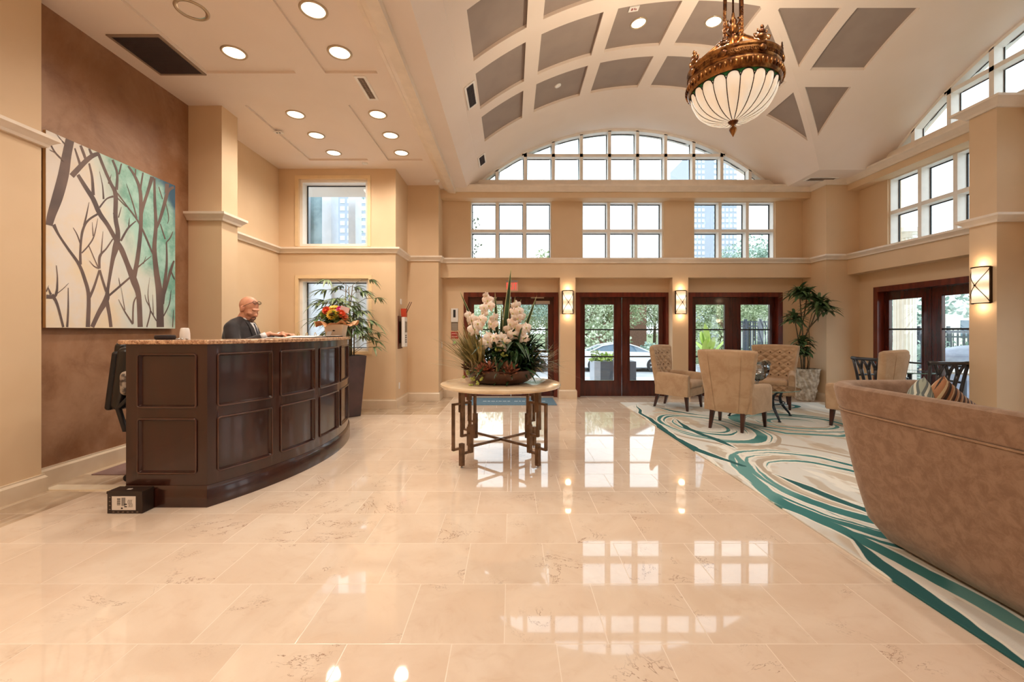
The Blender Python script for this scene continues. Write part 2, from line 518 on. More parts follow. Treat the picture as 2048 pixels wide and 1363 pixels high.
# crown mould along the open edge of the flat ceiling
b = MB()
b.sweep([(-1.36,-4),(-1.36,YH)], [(0,4.29),(0.0,4.262),(-0.04,4.25),(-0.06,4.225),(-0.11,4.205),(-0.20,4.195),(-0.23,4.195),(-0.23,4.34),(0,4.34)])
struct(b.build('trim_8', M_trim))
# light casing round the alcove windows
for k,(x0,x1,z0,z1) in enumerate((WA_U, WA_L)):
    b = MB()
    for q in ((x0-.06,x0-.002,z0,z1+.06),(x1+.002,x1+.06,z0,z1+.06),(x0-.002,x1+.002,z1+.002,z1+.06)) + (((x0-.06,x1+.06,z0-.05,z0),) if k else ()):
        b.box(q[0],q[1],YA-.012,YA+.02,q[2],q[3])
    struct(b.build('trim_%d'%(9+k), mat('pale_tan_casing%d'%k, lin(236,208,165), 0.5)))

# ---------------------------------------------------------------- ceilings
RR = 4.66; HALF = 3.23; CX = 2.35; CY = 4.55; ZS = 4.30; SAG = math.sqrt(RR*RR-HALF*HALF)
def zc_(t): return ZS + math.sqrt(RR*RR-t*t) - SAG if abs(t) < HALF else ZS
def vault_z(x, y):
    z = zc_(x-CX)
    if x > CX: z = max(z, zc_(y-CY))
    return z
COLS = [(-.457,.19),(.39,1.185),(1.37,2.19),(2.40,3.22),(3.43,4.23),(4.42,5.22)]
ROWS = [(6.60,7.45),(5.49,6.36),(4.40,5.23),(3.32,4.14),(2.22,3.05)]
def build_vault():
    xs = {-.885, 5.58, -.64, CX, 7.0}; ys = {-4.05, 1.32, 7.78, 7.62, 9.3}
    for a, b_ in COLS: xs |= {a, b_}
    for a, b_ in ROWS: ys |= {a, b_}
    def fill(s, step):
        s = sorted(s); out = []
        for a, b_ in zip(s, s[1:]):
            n = max(1, math.ceil((b_-a)/step))
            out += [a+(b_-a)*i/n for i in range(n)]
        return out+[s[-1]]
    xs = fill(xs, 0.12); ys = fill(ys, 0.12)
    lines = []
    for off in (-.11, 0, .11):
        lines.append((1,-1,-(CX-CY)+off)); lines.append((1,1,-(CX+CY)+off))
    def cut(poly, L):
        a, b_, c = L
        d = [a*p[0]+b_*p[1]+c for p in poly]
        if max(d) < 1e-6 or min(d) > -1e-6: return [poly]
        P, N = [], []
        for i in range(len(poly)):
            p, q, dp, dq = poly[i], poly[(i+1)%len(poly)], d[i], d[(i+1)%len(poly)]
            if dp >= -1e-9: P.append(p)
            if dp <= 1e-9: N.append(p)
            if dp*dq < -1e-14:
                t = dp/(dp-dq); r = (p[0]+(q[0]-p[0])*t, p[1]+(q[1]-p[1])*t)
                P.append(r); N.append(r)
        return [k for k in (P, N) if len(k) > 2]
    polys = []
    for i in range(len(xs)-1):
        for j in range(len(ys)-1):
            ps = [[(xs[i],ys[j]),(xs[i+1],ys[j]),(xs[i+1],ys[j+1]),(xs[i],ys[j+1])]]
            if xs[i] >= CX-1e-6:
                for L in lines:
                    ps = [r for p in ps for r in cut(p, L)]
            polys += ps
    def kind(c):
        x, y = c
        if not (any(a < x < b_ for a, b_ in COLS) and any(a < y < b_ for a, b_ in ROWS)):
            return 2 if (x < -.64 and x > -.885 and y < 7.62) else 0
        if x > CX:
            if abs((x-y)-(CX-CY)) < .11 or abs((x+y)-(CX+CY)) < .11: return 0
        return 1
    vid = {}; V = []; Fc = []; Mi = []; edges = {}
    def vert(p, lvl):
        k = (round(p[0],4), round(p[1],4), lvl)
        if k not in vid:
            vid[k] = len(V); V.append((p[0], p[1], vault_z(p[0],p[1]) + (0.045 if lvl == 1 else (-0.02 if lvl == 2 else 0))))
        return vid[k]
    for p in polys:
        c = (sum(q[0] for q in p)/len(p), sum(q[1] for q in p)/len(p))
        area = sum(p[i][0]*p[(i+1)%len(p)][1]-p[(i+1)%len(p)][0]*p[i][1] for i in range(len(p)))
        if abs(area) < 1e-8: continue
        k = kind(c)
        ids = [vert(q, k) for q in p]
        if len(set(ids)) < 3: continue
        Fc.append(tuple(ids[::-1])); Mi.append(1 if k == 1 else 0)
        for i in range(len(p)):
            a, b_ = p[i], p[(i+1)%len(p)]
            ek = tuple(sorted(((round(a[0],4),round(a[1],4)),(round(b_[0],4),round(b_[1],4)))))
            edges.setdefault(ek, []).append((k, a, b_))
    for ek, L in edges.items():
        if len(L) == 2 and L[0][0] != L[1][0]:
            (k0, a, b_), (k1, _, _) = L
            Fc.append((vert(a,k0), vert(b_,k0), vert(b_,k1), vert(a,k1))); Mi.append(0)
    me = bpy.data.meshes.new('ceiling'); me.from_pydata(V, [], Fc)
    me.materials.append(M_ceil); me.materials.append(M_coffer)
    me.polygons.foreach_set('material_index', Mi)
    me.polygons.foreach_set('use_smooth', [True]*len(me.polygons))
    me.set_sharp_from_angle(angle=math.radians(22)); me.update()
    o = bpy.data.objects.new('ceiling', me); COL.objects.link(o); struct(o)
build_vault()
# the flat ceiling over the desk, with shallow recessed panels
PX = [(-3.42,-2.42),(-2.09,-1.50)]; PY = [(5.52,7.31),(2.9,4.84),(0.3,2.2),(-2.4,-.4)]
b = MB()
holes = [(a,c,d,e) for a,c in PX for d,e in PY]
TC = lambda u, d, w: (u, w, ZC+d)
holed(b, TC, -4.4, -.885, -4.05, 9.3, 0.028, holes)
b.box(-4.4, -.885, -4.05, 9.3, ZC+0.028, ZC+0.12)
struct(b.build('ceiling_flat', M_ceil))

# ---------------------------------------------------------------- windows
wcount = [0]
def pane_window(T, u0, u1, z0, z1, nu, nz, depth=0.17, mul=0.065, fr=0.022, name=None):
    wcount[0] += 1
    nm = 'window_%d' % wcount[0]
    g = MB()
    holed(g, T, u0, u1, z0, z1, depth, [(u0+fr+(u1-u0-2*fr+mul)*i/nu, u0+fr+(u1-u0-2*fr+mul)*(i+1)/nu-mul,
          z0+fr+(z1-z0-2*fr+mul)*j/nz, z0+fr+(z1-z0-2*fr+mul)*(j+1)/nz-mul) for i in range(nu) for j in range(nz)])
    o = struct(g.build(nm, M_white))
    k = MB(); gl = MB()
    for i in range(nu):
        for j in range(nz):
            a = u0+fr+(u1-u0-2*fr+mul)*i/nu; b_ = u0+fr+(u1-u0-2*fr+mul)*(i+1)/nu-mul
            c = z0+fr+(z1-z0-2*fr+mul)*j/nz; d = z0+fr+(z1-z0-2*fr+mul)*(j+1)/nz-mul
            t = 0.016
            T2 = lambda u, dd, z: T(u, dd+depth-0.03, z)
            holed(k, T2, a, b_, c, d, 0.02, [(a+t, b_-t, c+t, d-t)])
            gl.add([T(a,depth-.012,c),T(b_,depth-.012,c),T(b_,depth-.012,d),T(a,depth-.012,d)], [(0,1,2,3)])
    k.build('gasket', M_gasket, o); gl.build('glass_pane', M_glass, o)
    return o
for x in DOORX: pane_window(TB(YW+.04), x-UW, x+UW, 2.885, 4.116, 3, 2)
for y in (6.89, 4.25, 1.6): pane_window(TR(XRW+.04), -(y+UW), -(y-UW), 2.885, 4.116, 3, 2)  # nearer side windows are unseen, added for extra daylight
for h in (WA_U, WA_L): pane_window(TB(YA+.05), h[0], h[1], h[2], h[3], 1, 1, depth=0.2, fr=0.05)

def lunette(T, name):
    """arched window: u across, d into the wall; radial trim, mullions, glass"""
    wcount[0] += 1
    o = None
    zb = 4.515
    def za(u, inset=0.0):
        r = RR-inset
        return ZS - SAG + math.sqrt(max(r*r-u*u, 0))
    hb = lambda inset: math.sqrt((RR-inset)**2 - (zb-ZS+SAG)**2)
    fr = MB(); n = 48
    # arch band
    for (i0, i1, d0, d1) in ((-0.01, 0.05, 0.0, 0.20),):
        H0, H1 = hb(i0), hb(i1); rs = []
        for k in range(n+1):
            t = -1+2*k/n
            uo, ui = H0*t, H1*t
            rs.append([T(uo,d0,za(uo,i0)),T(ui,d0,za(ui,i1)),T(ui,d1,za(ui,i1)),T(uo,d1,za(uo,i0))])
        fr.rings(rs)
    us = [s*v for v in (.293,.879,1.465,2.05,2.64) for s in (-1,1)]
    mw = 0.032; D = 0.17
    def bar(u0,u1,z0a,z0b,z1a,z1b):
        P = [(u0,0,z0a),(u1,0,z0b),(u1,D,z0b),(u0,D,z0a),(u0,0,z1a),(u1,0,z1b),(u1,D,z1b),(u0,D,z1a)]
        fr.add([T(*p) for p in P], [(0,3,2,1),(4,5,6,7),(0,1,5,4),(1,2,6,5),(2,3,7,6),(3,0,4,7)])
    for u in us: bar(u-mw,u+mw,zb,zb,za(u-mw,.03),za(u+mw,.03))
    zh = 5.047; uh = math.sqrt((RR-.04)**2-(zh-ZS+SAG)**2)
    bar(-uh,uh,zh-mw,zh-mw,zh+mw,zh+mw)
    bar(-hb(.03),hb(.03),zb-.02,zb-.02,zb+.02,zb+.02)
    o = struct(fr.build('window_%d'%wcount[0], M_white))
    gl = MB(); vs = []
    for k in range(n+1):
        u = hb(.05)*(-1+2*k/n); vs += [T(u,.155,zb),T(u,.155,za(u,.05))]
    gl.add(vs, [(2*k,2*k+2,2*k+3,2*k+1) for k in range(n)])
    gl.build('glass_pane', M_glass, o)
    ga = MB(); edges = sorted([-hb(.05)]+us+[hb(.05)])
    for a, c in zip(edges, edges[1:]):
        a2 = a+(mw if a in us else 0); c2 = c-(mw if c in us else 0)
        for zlo, zhi in ((zb+.02, zh-mw),(zh+mw, 9)):
            pts = []
            m = 10
            for k in range(m+1):
                u = a2+(c2-a2)*k/m
                pts.append((u, min(zhi, za(u,.05))))
            pts = [p for p in pts if p[1] > zlo+.01]
            if len(pts) < 2: continue
            loop = [(pts[0][0], zlo)] + pts + [(pts[-1][0], zlo)]
            cx = sum(p[0] for p in loop)/len(loop); cz = sum(p[1] for p in loop)/len(loop)
            ga.tube([T(p[0]+(0.008 if p[0]<cx else -0.008), .14, p[1]+(0.008 if p[1]<cz else -0.008)) for p in loop], 0.009, 4, closed=True)
    ga.build('gasket', M_gasket, o)
lunette(lambda u, d, z: (CX+u, 8.97+d, z), 'back')
lunette(lambda u, d, z: (6.72+d, CY-u, z), 'right')

# ---------------------------------------------------------------- mahogany double doors
M_steel = mat('brushed_steel', (0.62,0.6,0.58), 0.3, 1.0)
M_bronze = mat('dark_bronze', lin(60,46,36), 0.35, 0.8)
dcount = [0]
def double_door(T, c, closer=False, exit_bar=False):
    dcount[0] += 1
    o = struct(MBf(T, c).build('door_%d'%dcount[0], M_mahog, bevel=0.004))
    for s in (-1, 1):
        L = MB(); u0, u1 = (c-.90, c-.004) if s < 0 else (c+.004, c+.90)
        # glass lights sit off-centre towards the meeting stiles as in the photo
        g0, g1 = (u0+.115, u1-.21) if s < 0 else (u0+.125, u1-.21)
        if s > 0: g0, g1 = u0+.165, u1-.115
        if s < 0: g0, g1 = u0+.115, u1-.165
        z0, z1 = 0.004, 2.105; gz0, gz1 = 0.335, 1.945
        holed(L, lambda u,d,z: T(u, .09+d, z), u0, u1, z0, z1, .05, [(g0,g1,gz0,gz1)])
        # raised beads round the glass
        holed(L, lambda u,d,z: T(u, .083+d, z), g0-.02, g1+.02, gz0-.02, gz1+.02, .01, [(g0,g1,gz0,gz1)])
        d = L.build('door_leaf', M_mahog_d, o)
        mu = MB()
        for zz in (gz0+.505, gz0+1.08):
            a, b_ = sorted((g0, g1))
            P = [T(a,.10,zz-.014),T(b_,.10,zz-.014),T(b_,.13,zz-.014),T(a,.13,zz-.014),T(a,.10,zz+.014),T(b_,.10,zz+.014),T(b_,.13,zz+.014),T(a,.13,zz+.014)]
            mu.add(P, [(0,3,2,1),(4,5,6,7),(0,1,5,4),(1,2,6,5),(2,3,7,6),(3,0,4,7)])
        mu.build('muntin', M_gasket, d)
        MB().add([T(g0,.115,gz0),T(g1,.115,gz0),T(g1,.115,gz1),T(g0,.115,gz1)], [(0,1,2,3)]).build('glass_pane', M_glass, d)
        if exit_bar:
            e = MB(); e.add([T(u0+.08,.03,.93),T(u1-.08,.03,.93),T(u1-.08,.07,.93),T(u0+.08,.07,.93),T(u0+.08,.03,.98),T(u1-.08,.03,.98),T(u1-.08,.07,.98),T(u0+.08,.07,.98)],
                 [(0,3,2,1),(4,5,6,7),(0,1,5,4),(1,2,6,5),(2,3,7,6),(3,0,4,7)])
            e.build('push_bar', M_bronze, d)
        if closer:
            e = MB()
            ux = c+.5 if s > 0 else c-.5
            def bb(mb, a, b_, d0, d1, z0_, z1_): mb.add([T(a,d0,z0_),T(b_,d0,z0_),T(b_,d1,z0_),T(a,d1,z0_),T(a,d0,z1_),T(b_,d0,z1_),T(b_,d1,z1_),T(a,d1,z1_)],[(0,3,2,1),(4,5,6,7),(0,1,5,4),(1,2,6,5),(2,3,7,6),(3,0,4,7)])
            bb(e, ux+.02, ux+.32, .03, .09, 1.955, 2.02); 
            bb(e, ux-.08, ux+.2, .04, .06, 2.075, 2.10)
            e.build('door_closer', M_steel, o)
    return o
def MBf(T, c):
    f = MB()
    f_in = .90; z1 = 2.10
    holed(f, lambda u,d,z: T(u, -.03+d, z), c-DH-.0, c+DH+.0, 0.0, 2.195, .24, [(c-f_in, c+f_in, -1, z1)])
    return f
double_door(TB(YW), DOORX[0], closer=True, exit_bar=True)
double_door(TB(YW), DOORX[1]); double_door(TB(YW), DOORX[2])
for y in RD: double_door(TR(XRW), -y)  # nearer side doors stay out of view, added for their daylight
# ================================================================ carpet
def carpet_mat():
    m, nt, bs = new_mat('swirl_carpet')
    vec, x, y, z = obj_coords(nt)
    wx = e_noise(vec, 1.3, 2) - 0.5
    wy = e_noise(e_vec(x+9.0, y+4.0, 0.0), 0.8, 2) - 0.5
    X = x + wx*0.16; Y = y + wy*0.22
    edge = e_noise(e_vec(x*3.0, y*1.2, 2.0), 1.6, 4, 0.6) - 0.5      # brushy edges
    base = e_mix(e_smooth(e_noise(e_vec(X*1.4, Y*0.8, 0.0), 1.2, 3), 0.42, 0.50), lin(214,201,182), lin(226,226,220))
    g1 = e_smooth(e_noise(e_vec(X*2.2+3.0, Y*0.9, 4.0), 1.3, 3), 0.55, 0.60)
    base = e_mix(g1*0.75, base, lin(196,180,158))
    g2 = e_smooth(e_noise(e_vec(X*3.0+13.0, Y*0.8, 1.0), 1.1, 4), 0.60, 0.63)
    base = e_mix(g2, base, lin(243,241,232))
    teal = None; white = None; grey = None
    def orr(a, b): return b if a is None else e_max(a, b)
    def ellipse(cx, cy, a, b, ang, bands):
        nonlocal teal, white, grey
        c, s = math.cos(ang), math.sin(ang); sc_ = (a+b)/2
        u = ((X-cx)*c + (Y-cy)*s)/a; v = ((Y-cy)*c - (X-cx)*s)/b
        r = E.m('SQRT', u*u+v*v) + edge*0.08
        th = E.m('ARCTAN2', v, u)
        for (r0, w, ph, kind) in bands:
            wid = (E.m('SINE', th*1.0+ph)*0.8 + 0.35)*w
            d = e_abs(r-r0)
            if kind == 't':
                teal = orr(teal, e_smooth(wid-d, 0.0, 0.010)); white = orr(white, e_smooth(wid+0.028-d, 0.0, 0.010)*e_gt(wid, 0.0))
            elif kind == 'w': white = orr(white, e_smooth(wid-d, 0.0, 0.010))
            else: grey = orr(grey, e_smooth(wid-d, 0.0, 0.010))
    ellipse(2.95, 3.85, .80, 1.22, 0.10, [(1.0,.085,2.9,'t'),(.84,.045,1.6,'t'),(1.13,.03,3.4,'t'),(.72,.05,3.6,'t'),(.60,.035,1.0,'t'),(.92,.03,5.2,'t'),(.78,.03,4.6,'t'),(.52,.025,2.6,'t'),(.42,.05,2.0,'w'),(.66,.05,5.0,'g'),(1.2,.04,1.4,'g')])
    ellipse(2.78, 6.25, .58, .92, 0.2, [(1.0,.075,2.9,'t'),(.80,.045,0.6,'t'),(.62,.045,4.0,'t'),(1.14,.03,1.2,'t'),(.90,.04,5.0,'t'),(.48,.035,2.4,'t'),(.4,.05,2.0,'w'),(1.24,.05,3.6,'g')])
    ellipse(4.25, 6.45, .82, .68, -0.3, [(1.0,.10,5.6,'t'),(.80,.06,0.6,'t'),(.62,.05,3.0,'t'),(.9,.045,3.4,'t'),(.42,.05,5.6,'t'),(1.14,.05,5.0,'w'),(.5,.05,3.6,'g')])
    ellipse(5.2, 4.2, .8, 1.15, 0.5, [(1.0,.08,1.6,'t'),(.8,.05,4.2,'t'),(1.12,.05,1.0,'w')])
    ellipse(4.6, 7.9, .9, .45, 0.0, [(1.0,.09,4.6,'t'),(.7,.06,1.6,'t')])
    dk = None
    def stroke(pts, dark_=False):
        nonlocal teal, white, dk
        for (x0,y0,w0),(x1,y1,w1) in zip(pts, pts[1:]):
            dx, dy = x1-x0, y1-y0; L2 = dx*dx+dy*dy
            t = E.m('MULTIPLY_ADD', X-x0, dx/L2, (Y-y0)*(dy/L2))
            t = e_min(e_max(t, 0.0), 1.0)
            ex = (X-x0)-t*dx; ey = (Y-y0)-t*dy
            d = E.m('SQRT', ex*ex+ey*ey) + edge*0.045
            w = E.m('MULTIPLY_ADD', t, w1-w0, w0)
            k = e_smooth(w-d, 0.0, 0.008)
            if dark_: dk = orr(dk, k)
            teal = orr(teal, k); white = orr(white, e_smooth(w+0.022-d, 0.0, 0.008)*e_gt(w, 0.004))
    stroke([(2.35,8.1,.0),(2.18,7.2,.03),(2.12,6.0,.05),(2.14,5.0,.06),(2.34,4.35,.03)], True)
    stroke([(2.50,4.75,.03),(2.24,4.1,.06),(2.18,3.5,.07),(2.28,2.9,.06),(2.36,2.3,.06),(2.38,1.6,.05),(2.30,.4,.04)])
    stroke([(2.28,3.0,.0),(2.17,2.55,.05),(2.10,2.05,.075),(2.05,1.6,.06),(2.08,.6,.05)], True)
    stroke([(2.48,4.15,.0),(2.60,3.75,.05),(2.76,3.2,.045),(2.8,2.7,.0)], True)
    stroke([(2.55,6.9,.0),(2.5,6.0,.05),(2.6,5.4,.045),(2.62,5.0,.0)], True)
    stroke([(2.5,8.0,.0),(2.75,7.4,.05),(3.2,6.9,.0)], True)
    stroke([(3.4,6.3,.0),(3.7,5.75,.06),(4.3,5.6,.05),(4.9,5.9,.0)])
    stroke([(3.2,7.9,.0),(4.0,7.6,.05),(5.4,7.7,.0)])
    stroke([(2.7,3.6,.0),(2.9,3.0,.03),(3.0,2.4,.0)]); stroke([(2.95,3.9,.0),(3.1,3.3,.02),(3.3,2.9,.0)])
    stroke([(2.42,3.3,.0),(2.55,2.8,.03),(2.6,2.2,.0)])
    base = e_mix(grey, base, lin(190,176,158))
    dark = e_smooth(e_noise(e_vec(X*1.2, Y*0.6, 7.0), 1.1, 1), 0.5, 0.56)
    c = e_mix(white, base, lin(242,240,230))
    tc_ = e_mix(dark, lin(104,158,156), lin(60,126,126)); tc_ = e_mix(dk, tc_, lin(40,98,100))
    c = e_mix(teal, c, tc_)
    pile = e_noise(vec, 220.0, 2)
    c = e_mix(pile*0.18, c, lin(120,110,98))
    nt.links.new(c, bs.inputs['Base Color'])
    bs.inputs['Roughness'].default_value = 0.95; bs.inputs['Specular IOR Level'].default_value = 0.1
    add_bump(nt, bs, pile, 0.35, 0.003)
    return m
b = MB().box(2.10, 6.14, -3.2, 8.28, 0.0, 0.014)
tag(b.build('carpet', carpet_mat(), bevel=0.004), 'large cream carpet with teal and grey brushed swirls under the seating group', 'carpet')
# entrance mat
M_matb = mat('slate_blue_mat', lin(98,128,146), 0.9, col2=lin(84,112,130), vs=60, bump=0.3, bs_=300)
M_matl = mat('pale_mat_lettering', lin(176,190,198), 0.9)
b = MB(); b.box(-.86,.86,8.02,8.90,0,.008,0)
b.box(-.80,.80,8.03,8.045,.008,.0095,1) if False else None
x_ = -.55
for k, w in enumerate((.07,.05,.07,.03,.06,.07,.05,.0,.07,.04,.06,.07,.05,.07,.03,.06)):
    if w: b.box(x_, x_+w, 8.40, 8.47, .008, .0092, 1)
    x_ += w+.022 if w else .06
tag(b.build('entrance_mat', [M_matb, M_matl]), 'slate blue entrance mat with pale lettering inside the door under the exit sign', 'door mat')
b = MB(); b.prism([(-4.03,4.13),(-3.05,4.13),(-3.05,5.45),(-4.03,5.45)], 0, .008)
tag(b.build('floor_mat', mat('mauve_brown_mat', lin(140,112,106), 0.85, bump=.2, bs_=200)), 'flat mauve brown floor mat on the marble behind the reception desk', 'floor mat')

# ================================================================ recessed lights
M_ring = mat('satin_nickel_ring', lin(196,176,150), 0.3, 0.6)
M_chrome = mat('mirror_reflector', (0.75,0.73,0.70), 0.12, 1.0)
M_lens = emit_mat('warm_lamp_lens', (1.0,0.86,0.62), 3.2)
M_lensc = emit_mat('bright_lamp_lens', (1.0,0.95,0.85), 3.5)
def downlight(x, y, z, label, cat='ceiling light', tilt=None, lit=True, power=DOWNLIGHT_W, lens=None, r=.118, color=(1,.88,.74), group='recessed lights in the flat ceiling'):
    t = thing('recessed_downlight', label, cat, (x,y,z), 0, group)
    if tilt: t.rotation_euler = tilt
    g = MB(); g.lathe([(r*.86,.0),(r*.88,-.010),(r*1.0,-.012),(r*1.06,-.004),(r*1.06,.0)], n=32)
    g.build('trim_ring', M_ring, t, smooth=True)
    if lit:
        g = MB(); g.lathe([(r*.87,-.002),(r*.6,-.0035),(.002,-.005)], n=32); g.build('lens', lens or M_lens, t, smooth=True)
        lamp('lamp', 'SPOT', power, color, (0,0,-.03), t, r*.8, None, 2.7)
    else:
        g = MB(); g.lathe([(r*.87,-.002),(r*.80,.0),(r*.45,.018),(.002,.021)], n=32); g.build('reflector', M_chrome, t, smooth=True)
    return t
XS = [(-2.91,'left'),(-1.80,'right')]
rowlab = {7.06:'nearest the alcove windows',6.43:'second from the alcove windows',5.81:'third from the alcove windows',4.52:'fourth from the alcove windows',3.92:'fifth from the alcove windows'}
for x, sd in XS:
    for y in (3.92,4.52,5.81,6.43,7.06):
        z = ZC+.028
        if x < -2 and y == 3.92:
            downlight(x, y, z, 'unlit recessed downlight with a mirror reflector beside the large return grille', lit=False, r=.13)
        else:
            downlight(x, y, z, 'added unseen downlight in the %s row of the flat ceiling, %s' % (sd, rowlab[y]))
    for y in (1.85, .65, -.8, -2.0):
        downlight(x, y, z, 'added unseen downlight in the %s row of the flat ceiling, %s' % (sd, {1.85:'just behind the frame',.65:'over the open floor',-.8:'towards the rear wall',-2.0:'nearest the rear wall'}[y]))  # these rows are out of view, added to brighten the room
def vault_at(x, y):
    e = .01
    dzx = (vault_z(x+e,y)-vault_z(x-e,y))/(2*e)
    return (0, -math.atan(dzx), 0)
for (x,y,lab) in ((1.75,5.9,'soft lit recessed downlight in a taupe coffer left of the chandelier'),(2.78,5.9,'brightest recessed downlight in the taupe coffer just behind the chandelier chains'),
                  (2.78,3.72,'added unseen downlight in the vault above and in front of the chandelier'),(1.75,3.72,'added unseen downlight in the near part of the vault'),(1.75,2.6,'added unseen downlight in the vault nearest the camera'),(2.78,2.6,'added unseen downlight in the vault nearest the sofa')):  # vault lamps above the frame are unseen, added for more light
    downlight(x, y, vault_z(x,y)+.045, lab, tilt=vault_at(x,y), power=VAULT_W, lens=M_lens if x < 2 else M_lensc, r=.11, color=(1,.92,.82), group='recessed lights in the vault')
t = thing('ceiling_sensor', 'small white round sensor in the taupe coffer nearest the arched window', 'sensor', (.76,6.98,vault_z(.76,6.98)+.045)); t.rotation_euler = vault_at(.76,6.98)
MB().lathe([(.055,0),(.055,-.01),(.035,-.018),(.002,-.018)], n=20).build('sensor_body', M_white, t, smooth=True)
def dot(name, x, y, lab, r=.035):
    t = thing(name, lab, 'smoke detector', (x,y,ZC)); MB().lathe([(r,0),(r,-.012),(r*.6,-.022),(.002,-.024)], n=20).build('cover', M_white, t, smooth=True)
dot('smoke_detector', -2.52, 7.42, 'small round white detector on the flat ceiling above the alcove window', .05)
t = thing('sprinkler_plate', 'tiny white plate with two dark slots on the flat ceiling beside the downlights', 'ceiling plate', (-3.39,6.27,ZC))
MB().box(-.06,.06,-.04,.04,-.008,0).build('plate', M_white, t); b = MB(); b.box(-.03,-.01,-.012,.012,-.010,-.008); b.box(.01,.03,-.012,.012,-.010,-.008); b.build('slot', M_gasket, t)
t = thing('alarm_strobe', 'small white strobe hanging from the ceiling edge above the back pier', 'alarm strobe', (-1.42,8.25,4.28))
MB().lathe([(.05,0),(.05,-.03),(.02,-.05),(.002,-.05)], n=16).build('strobe_base', M_white, t, smooth=True)
MB().box(-.012,.012,-.03,.03,-.075,-.05).build('strobe_head', M_white, t)
t = thing('ceiling_plate', 'small white notice plate on the taupe coffer above the left vault light', 'notice', (1.60,5.6,vault_z(1.6,5.6)+.042)); t.rotation_euler = vault_at(1.6,5.6)
b = MB(); b.box(-.065,.065,-.045,.045,-.012,0,0); b.box(-.035,-.015,-.02,.02,-.0135,-.012,1); b.box(.0,.012,-.02,.015,-.0135,-.012,1); b.box(.02,.035,-.005,.02,-.0135,-.012,1)
b.build('plate', [M_white, mat('brick_red_print', lin(150,60,52), .5)], t)

# grilles
M_grille = mat('grey_grille_metal', lin(168,148,132), 0.45, 0.4)
M_dark = mat('grille_shadow_gap', lin(112,106,106), 0.8)
M_grille_d = mat('dark_grille_metal', lin(84,76,80), 0.45, 0.5)
def grille(name, lab, loc, rot, lx, ly, nx, ny, m=M_grille, mb=M_white):
    t = thing(name, lab, 'air vent', loc); t.rotation_euler = rot
    f = MB(); q = .028
    holed(f, lambda u,d,w: (u, w, -.012+d), -lx/2, lx/2, -ly/2, ly/2, .012, [(-lx/2+q, lx/2-q, -ly/2+q, ly/2-q)])
    f.build('frame', mb, t)
    s = MB(); ix, iy = lx/2-q, ly/2-q
    for i in range(nx): 
        c = -ix+2*ix*(i+.5)/nx; s.box(c-.003,c+.003,-iy,iy,-.010,-.002)
    for i in range(ny):
        c = -iy+2*iy*(i+.5)/ny; s.box(-ix,ix,c-.004,c+.004,-.011,-.003)
    s.build('louvre', m, t)
    MB().box(-ix,ix,-iy,iy,-.0015,0).build('backing', M_dark, t)
    return t
# large return grille: X -3.95..-3.47, Y 3.9..4.6 in the ceiling strip beside the accent wall
grille('return_air_grille', 'large dark mesh return air grille in the flat ceiling above the painting', (-3.70,4.53,ZC), (0,0,0), .52, .66, 22, 44, M_grille_d, M_grille)
grille('supply_vent', 'long narrow white louvred vent in the flat ceiling between the downlight rows', (-1.72,5.13,ZC), (0,0,0), .13, .50, 1, 18, M_grille, M_white)
for y, ly, lab in ((5.86,.56,'narrow white two panel vent low on the vault beside the second row of coffers'),(8.06,.44,'small white vent low on the vault nearest the arched window')):
    x = -.545; r = vault_at(x, y)
    grille('vault_vent', lab, (x, y, vault_z(x,y)-.004), r, .17, ly, 1, 16, M_grille_d, M_white)
grille('corner_vent', 'flat white vent in the ceiling corner between the two arched windows', (5.95,8.25,4.30), (0,0,0), .55, .2, 16, 1, M_grille, M_white)

# ================================================================ chandelier
M_gold = mat('antique_gilt_bronze', lin(178,124,70), 0.32, 0.85, col2=lin(92,52,26), vs=14, vd=4, bump=.4, bs_=60)
M_gold_d = mat('dark_gilt_bronze', lin(96,62,34), 0.4, 0.8, col2=lin(58,34,20), vs=20)
def petal_glass():
    m, nt, bs = new_mat('leaded_petal_glass')
    vec, x, y, z = obj_coords(nt)
    n = e_noise(vec, 3.5, 3)
    c = e_mix(e_smooth(n, .3, .7), (1.0,.80,.58), (1.0,.90,.74))
    nt.links.new(c, bs.inputs['Base Color']); nt.links.new(c, bs.inputs['Emission Color'])
    bs.inputs['Emission Strength'].default_value = .42; bs.inputs['Roughness'].default_value = .15
    return m
M_petal = petal_glass()
M_green = mat('green_leaded_glass', lin(40,120,60), 0.2, col2=lin(24,84,44), vs=6, emit=lin(60,150,80), es=.12)
M_lead = mat('lead_came', lin(48,40,34), 0.5, 0.5)
ch = thing('chandelier', 'large gilt bronze bowl chandelier with cream leaded glass petals hanging from the vault on chains', 'chandelier', (2.35,4.55,0))
ZR = 3.965
def bowl_r(t):  # t 0 rim ->1 bottom
    a = t*PI/2
    return .405*math.cos(a)**.85 if t < 1 else .0, ZR-.02-.345*math.sin(a)
NP = 20
b = MB(); NT = 14
tvals = [.30*i/20 for i in range(20)]+[.30+.68*i/10 for i in range(11)]
rows = [bowl_r(t) for t in tvals]
nseg = NP*12
vs = []; 
for (r, z) in rows:
    for i in range(nseg):
        th_ = 2*PI*i/nseg; f = abs(math.sin(NP/2*th_)); rr = r*(1+.035*f)
        vs.append((rr*math.cos(th_), rr*math.sin(th_), z-.008*f))
fs = []; mi = []
for k in range(len(rows)-1):
    for i in range(nseg):
        j = (i+1)%nseg
        fs.append((k*nseg+i,k*nseg+j,(k+1)*nseg+j,(k+1)*nseg+i))
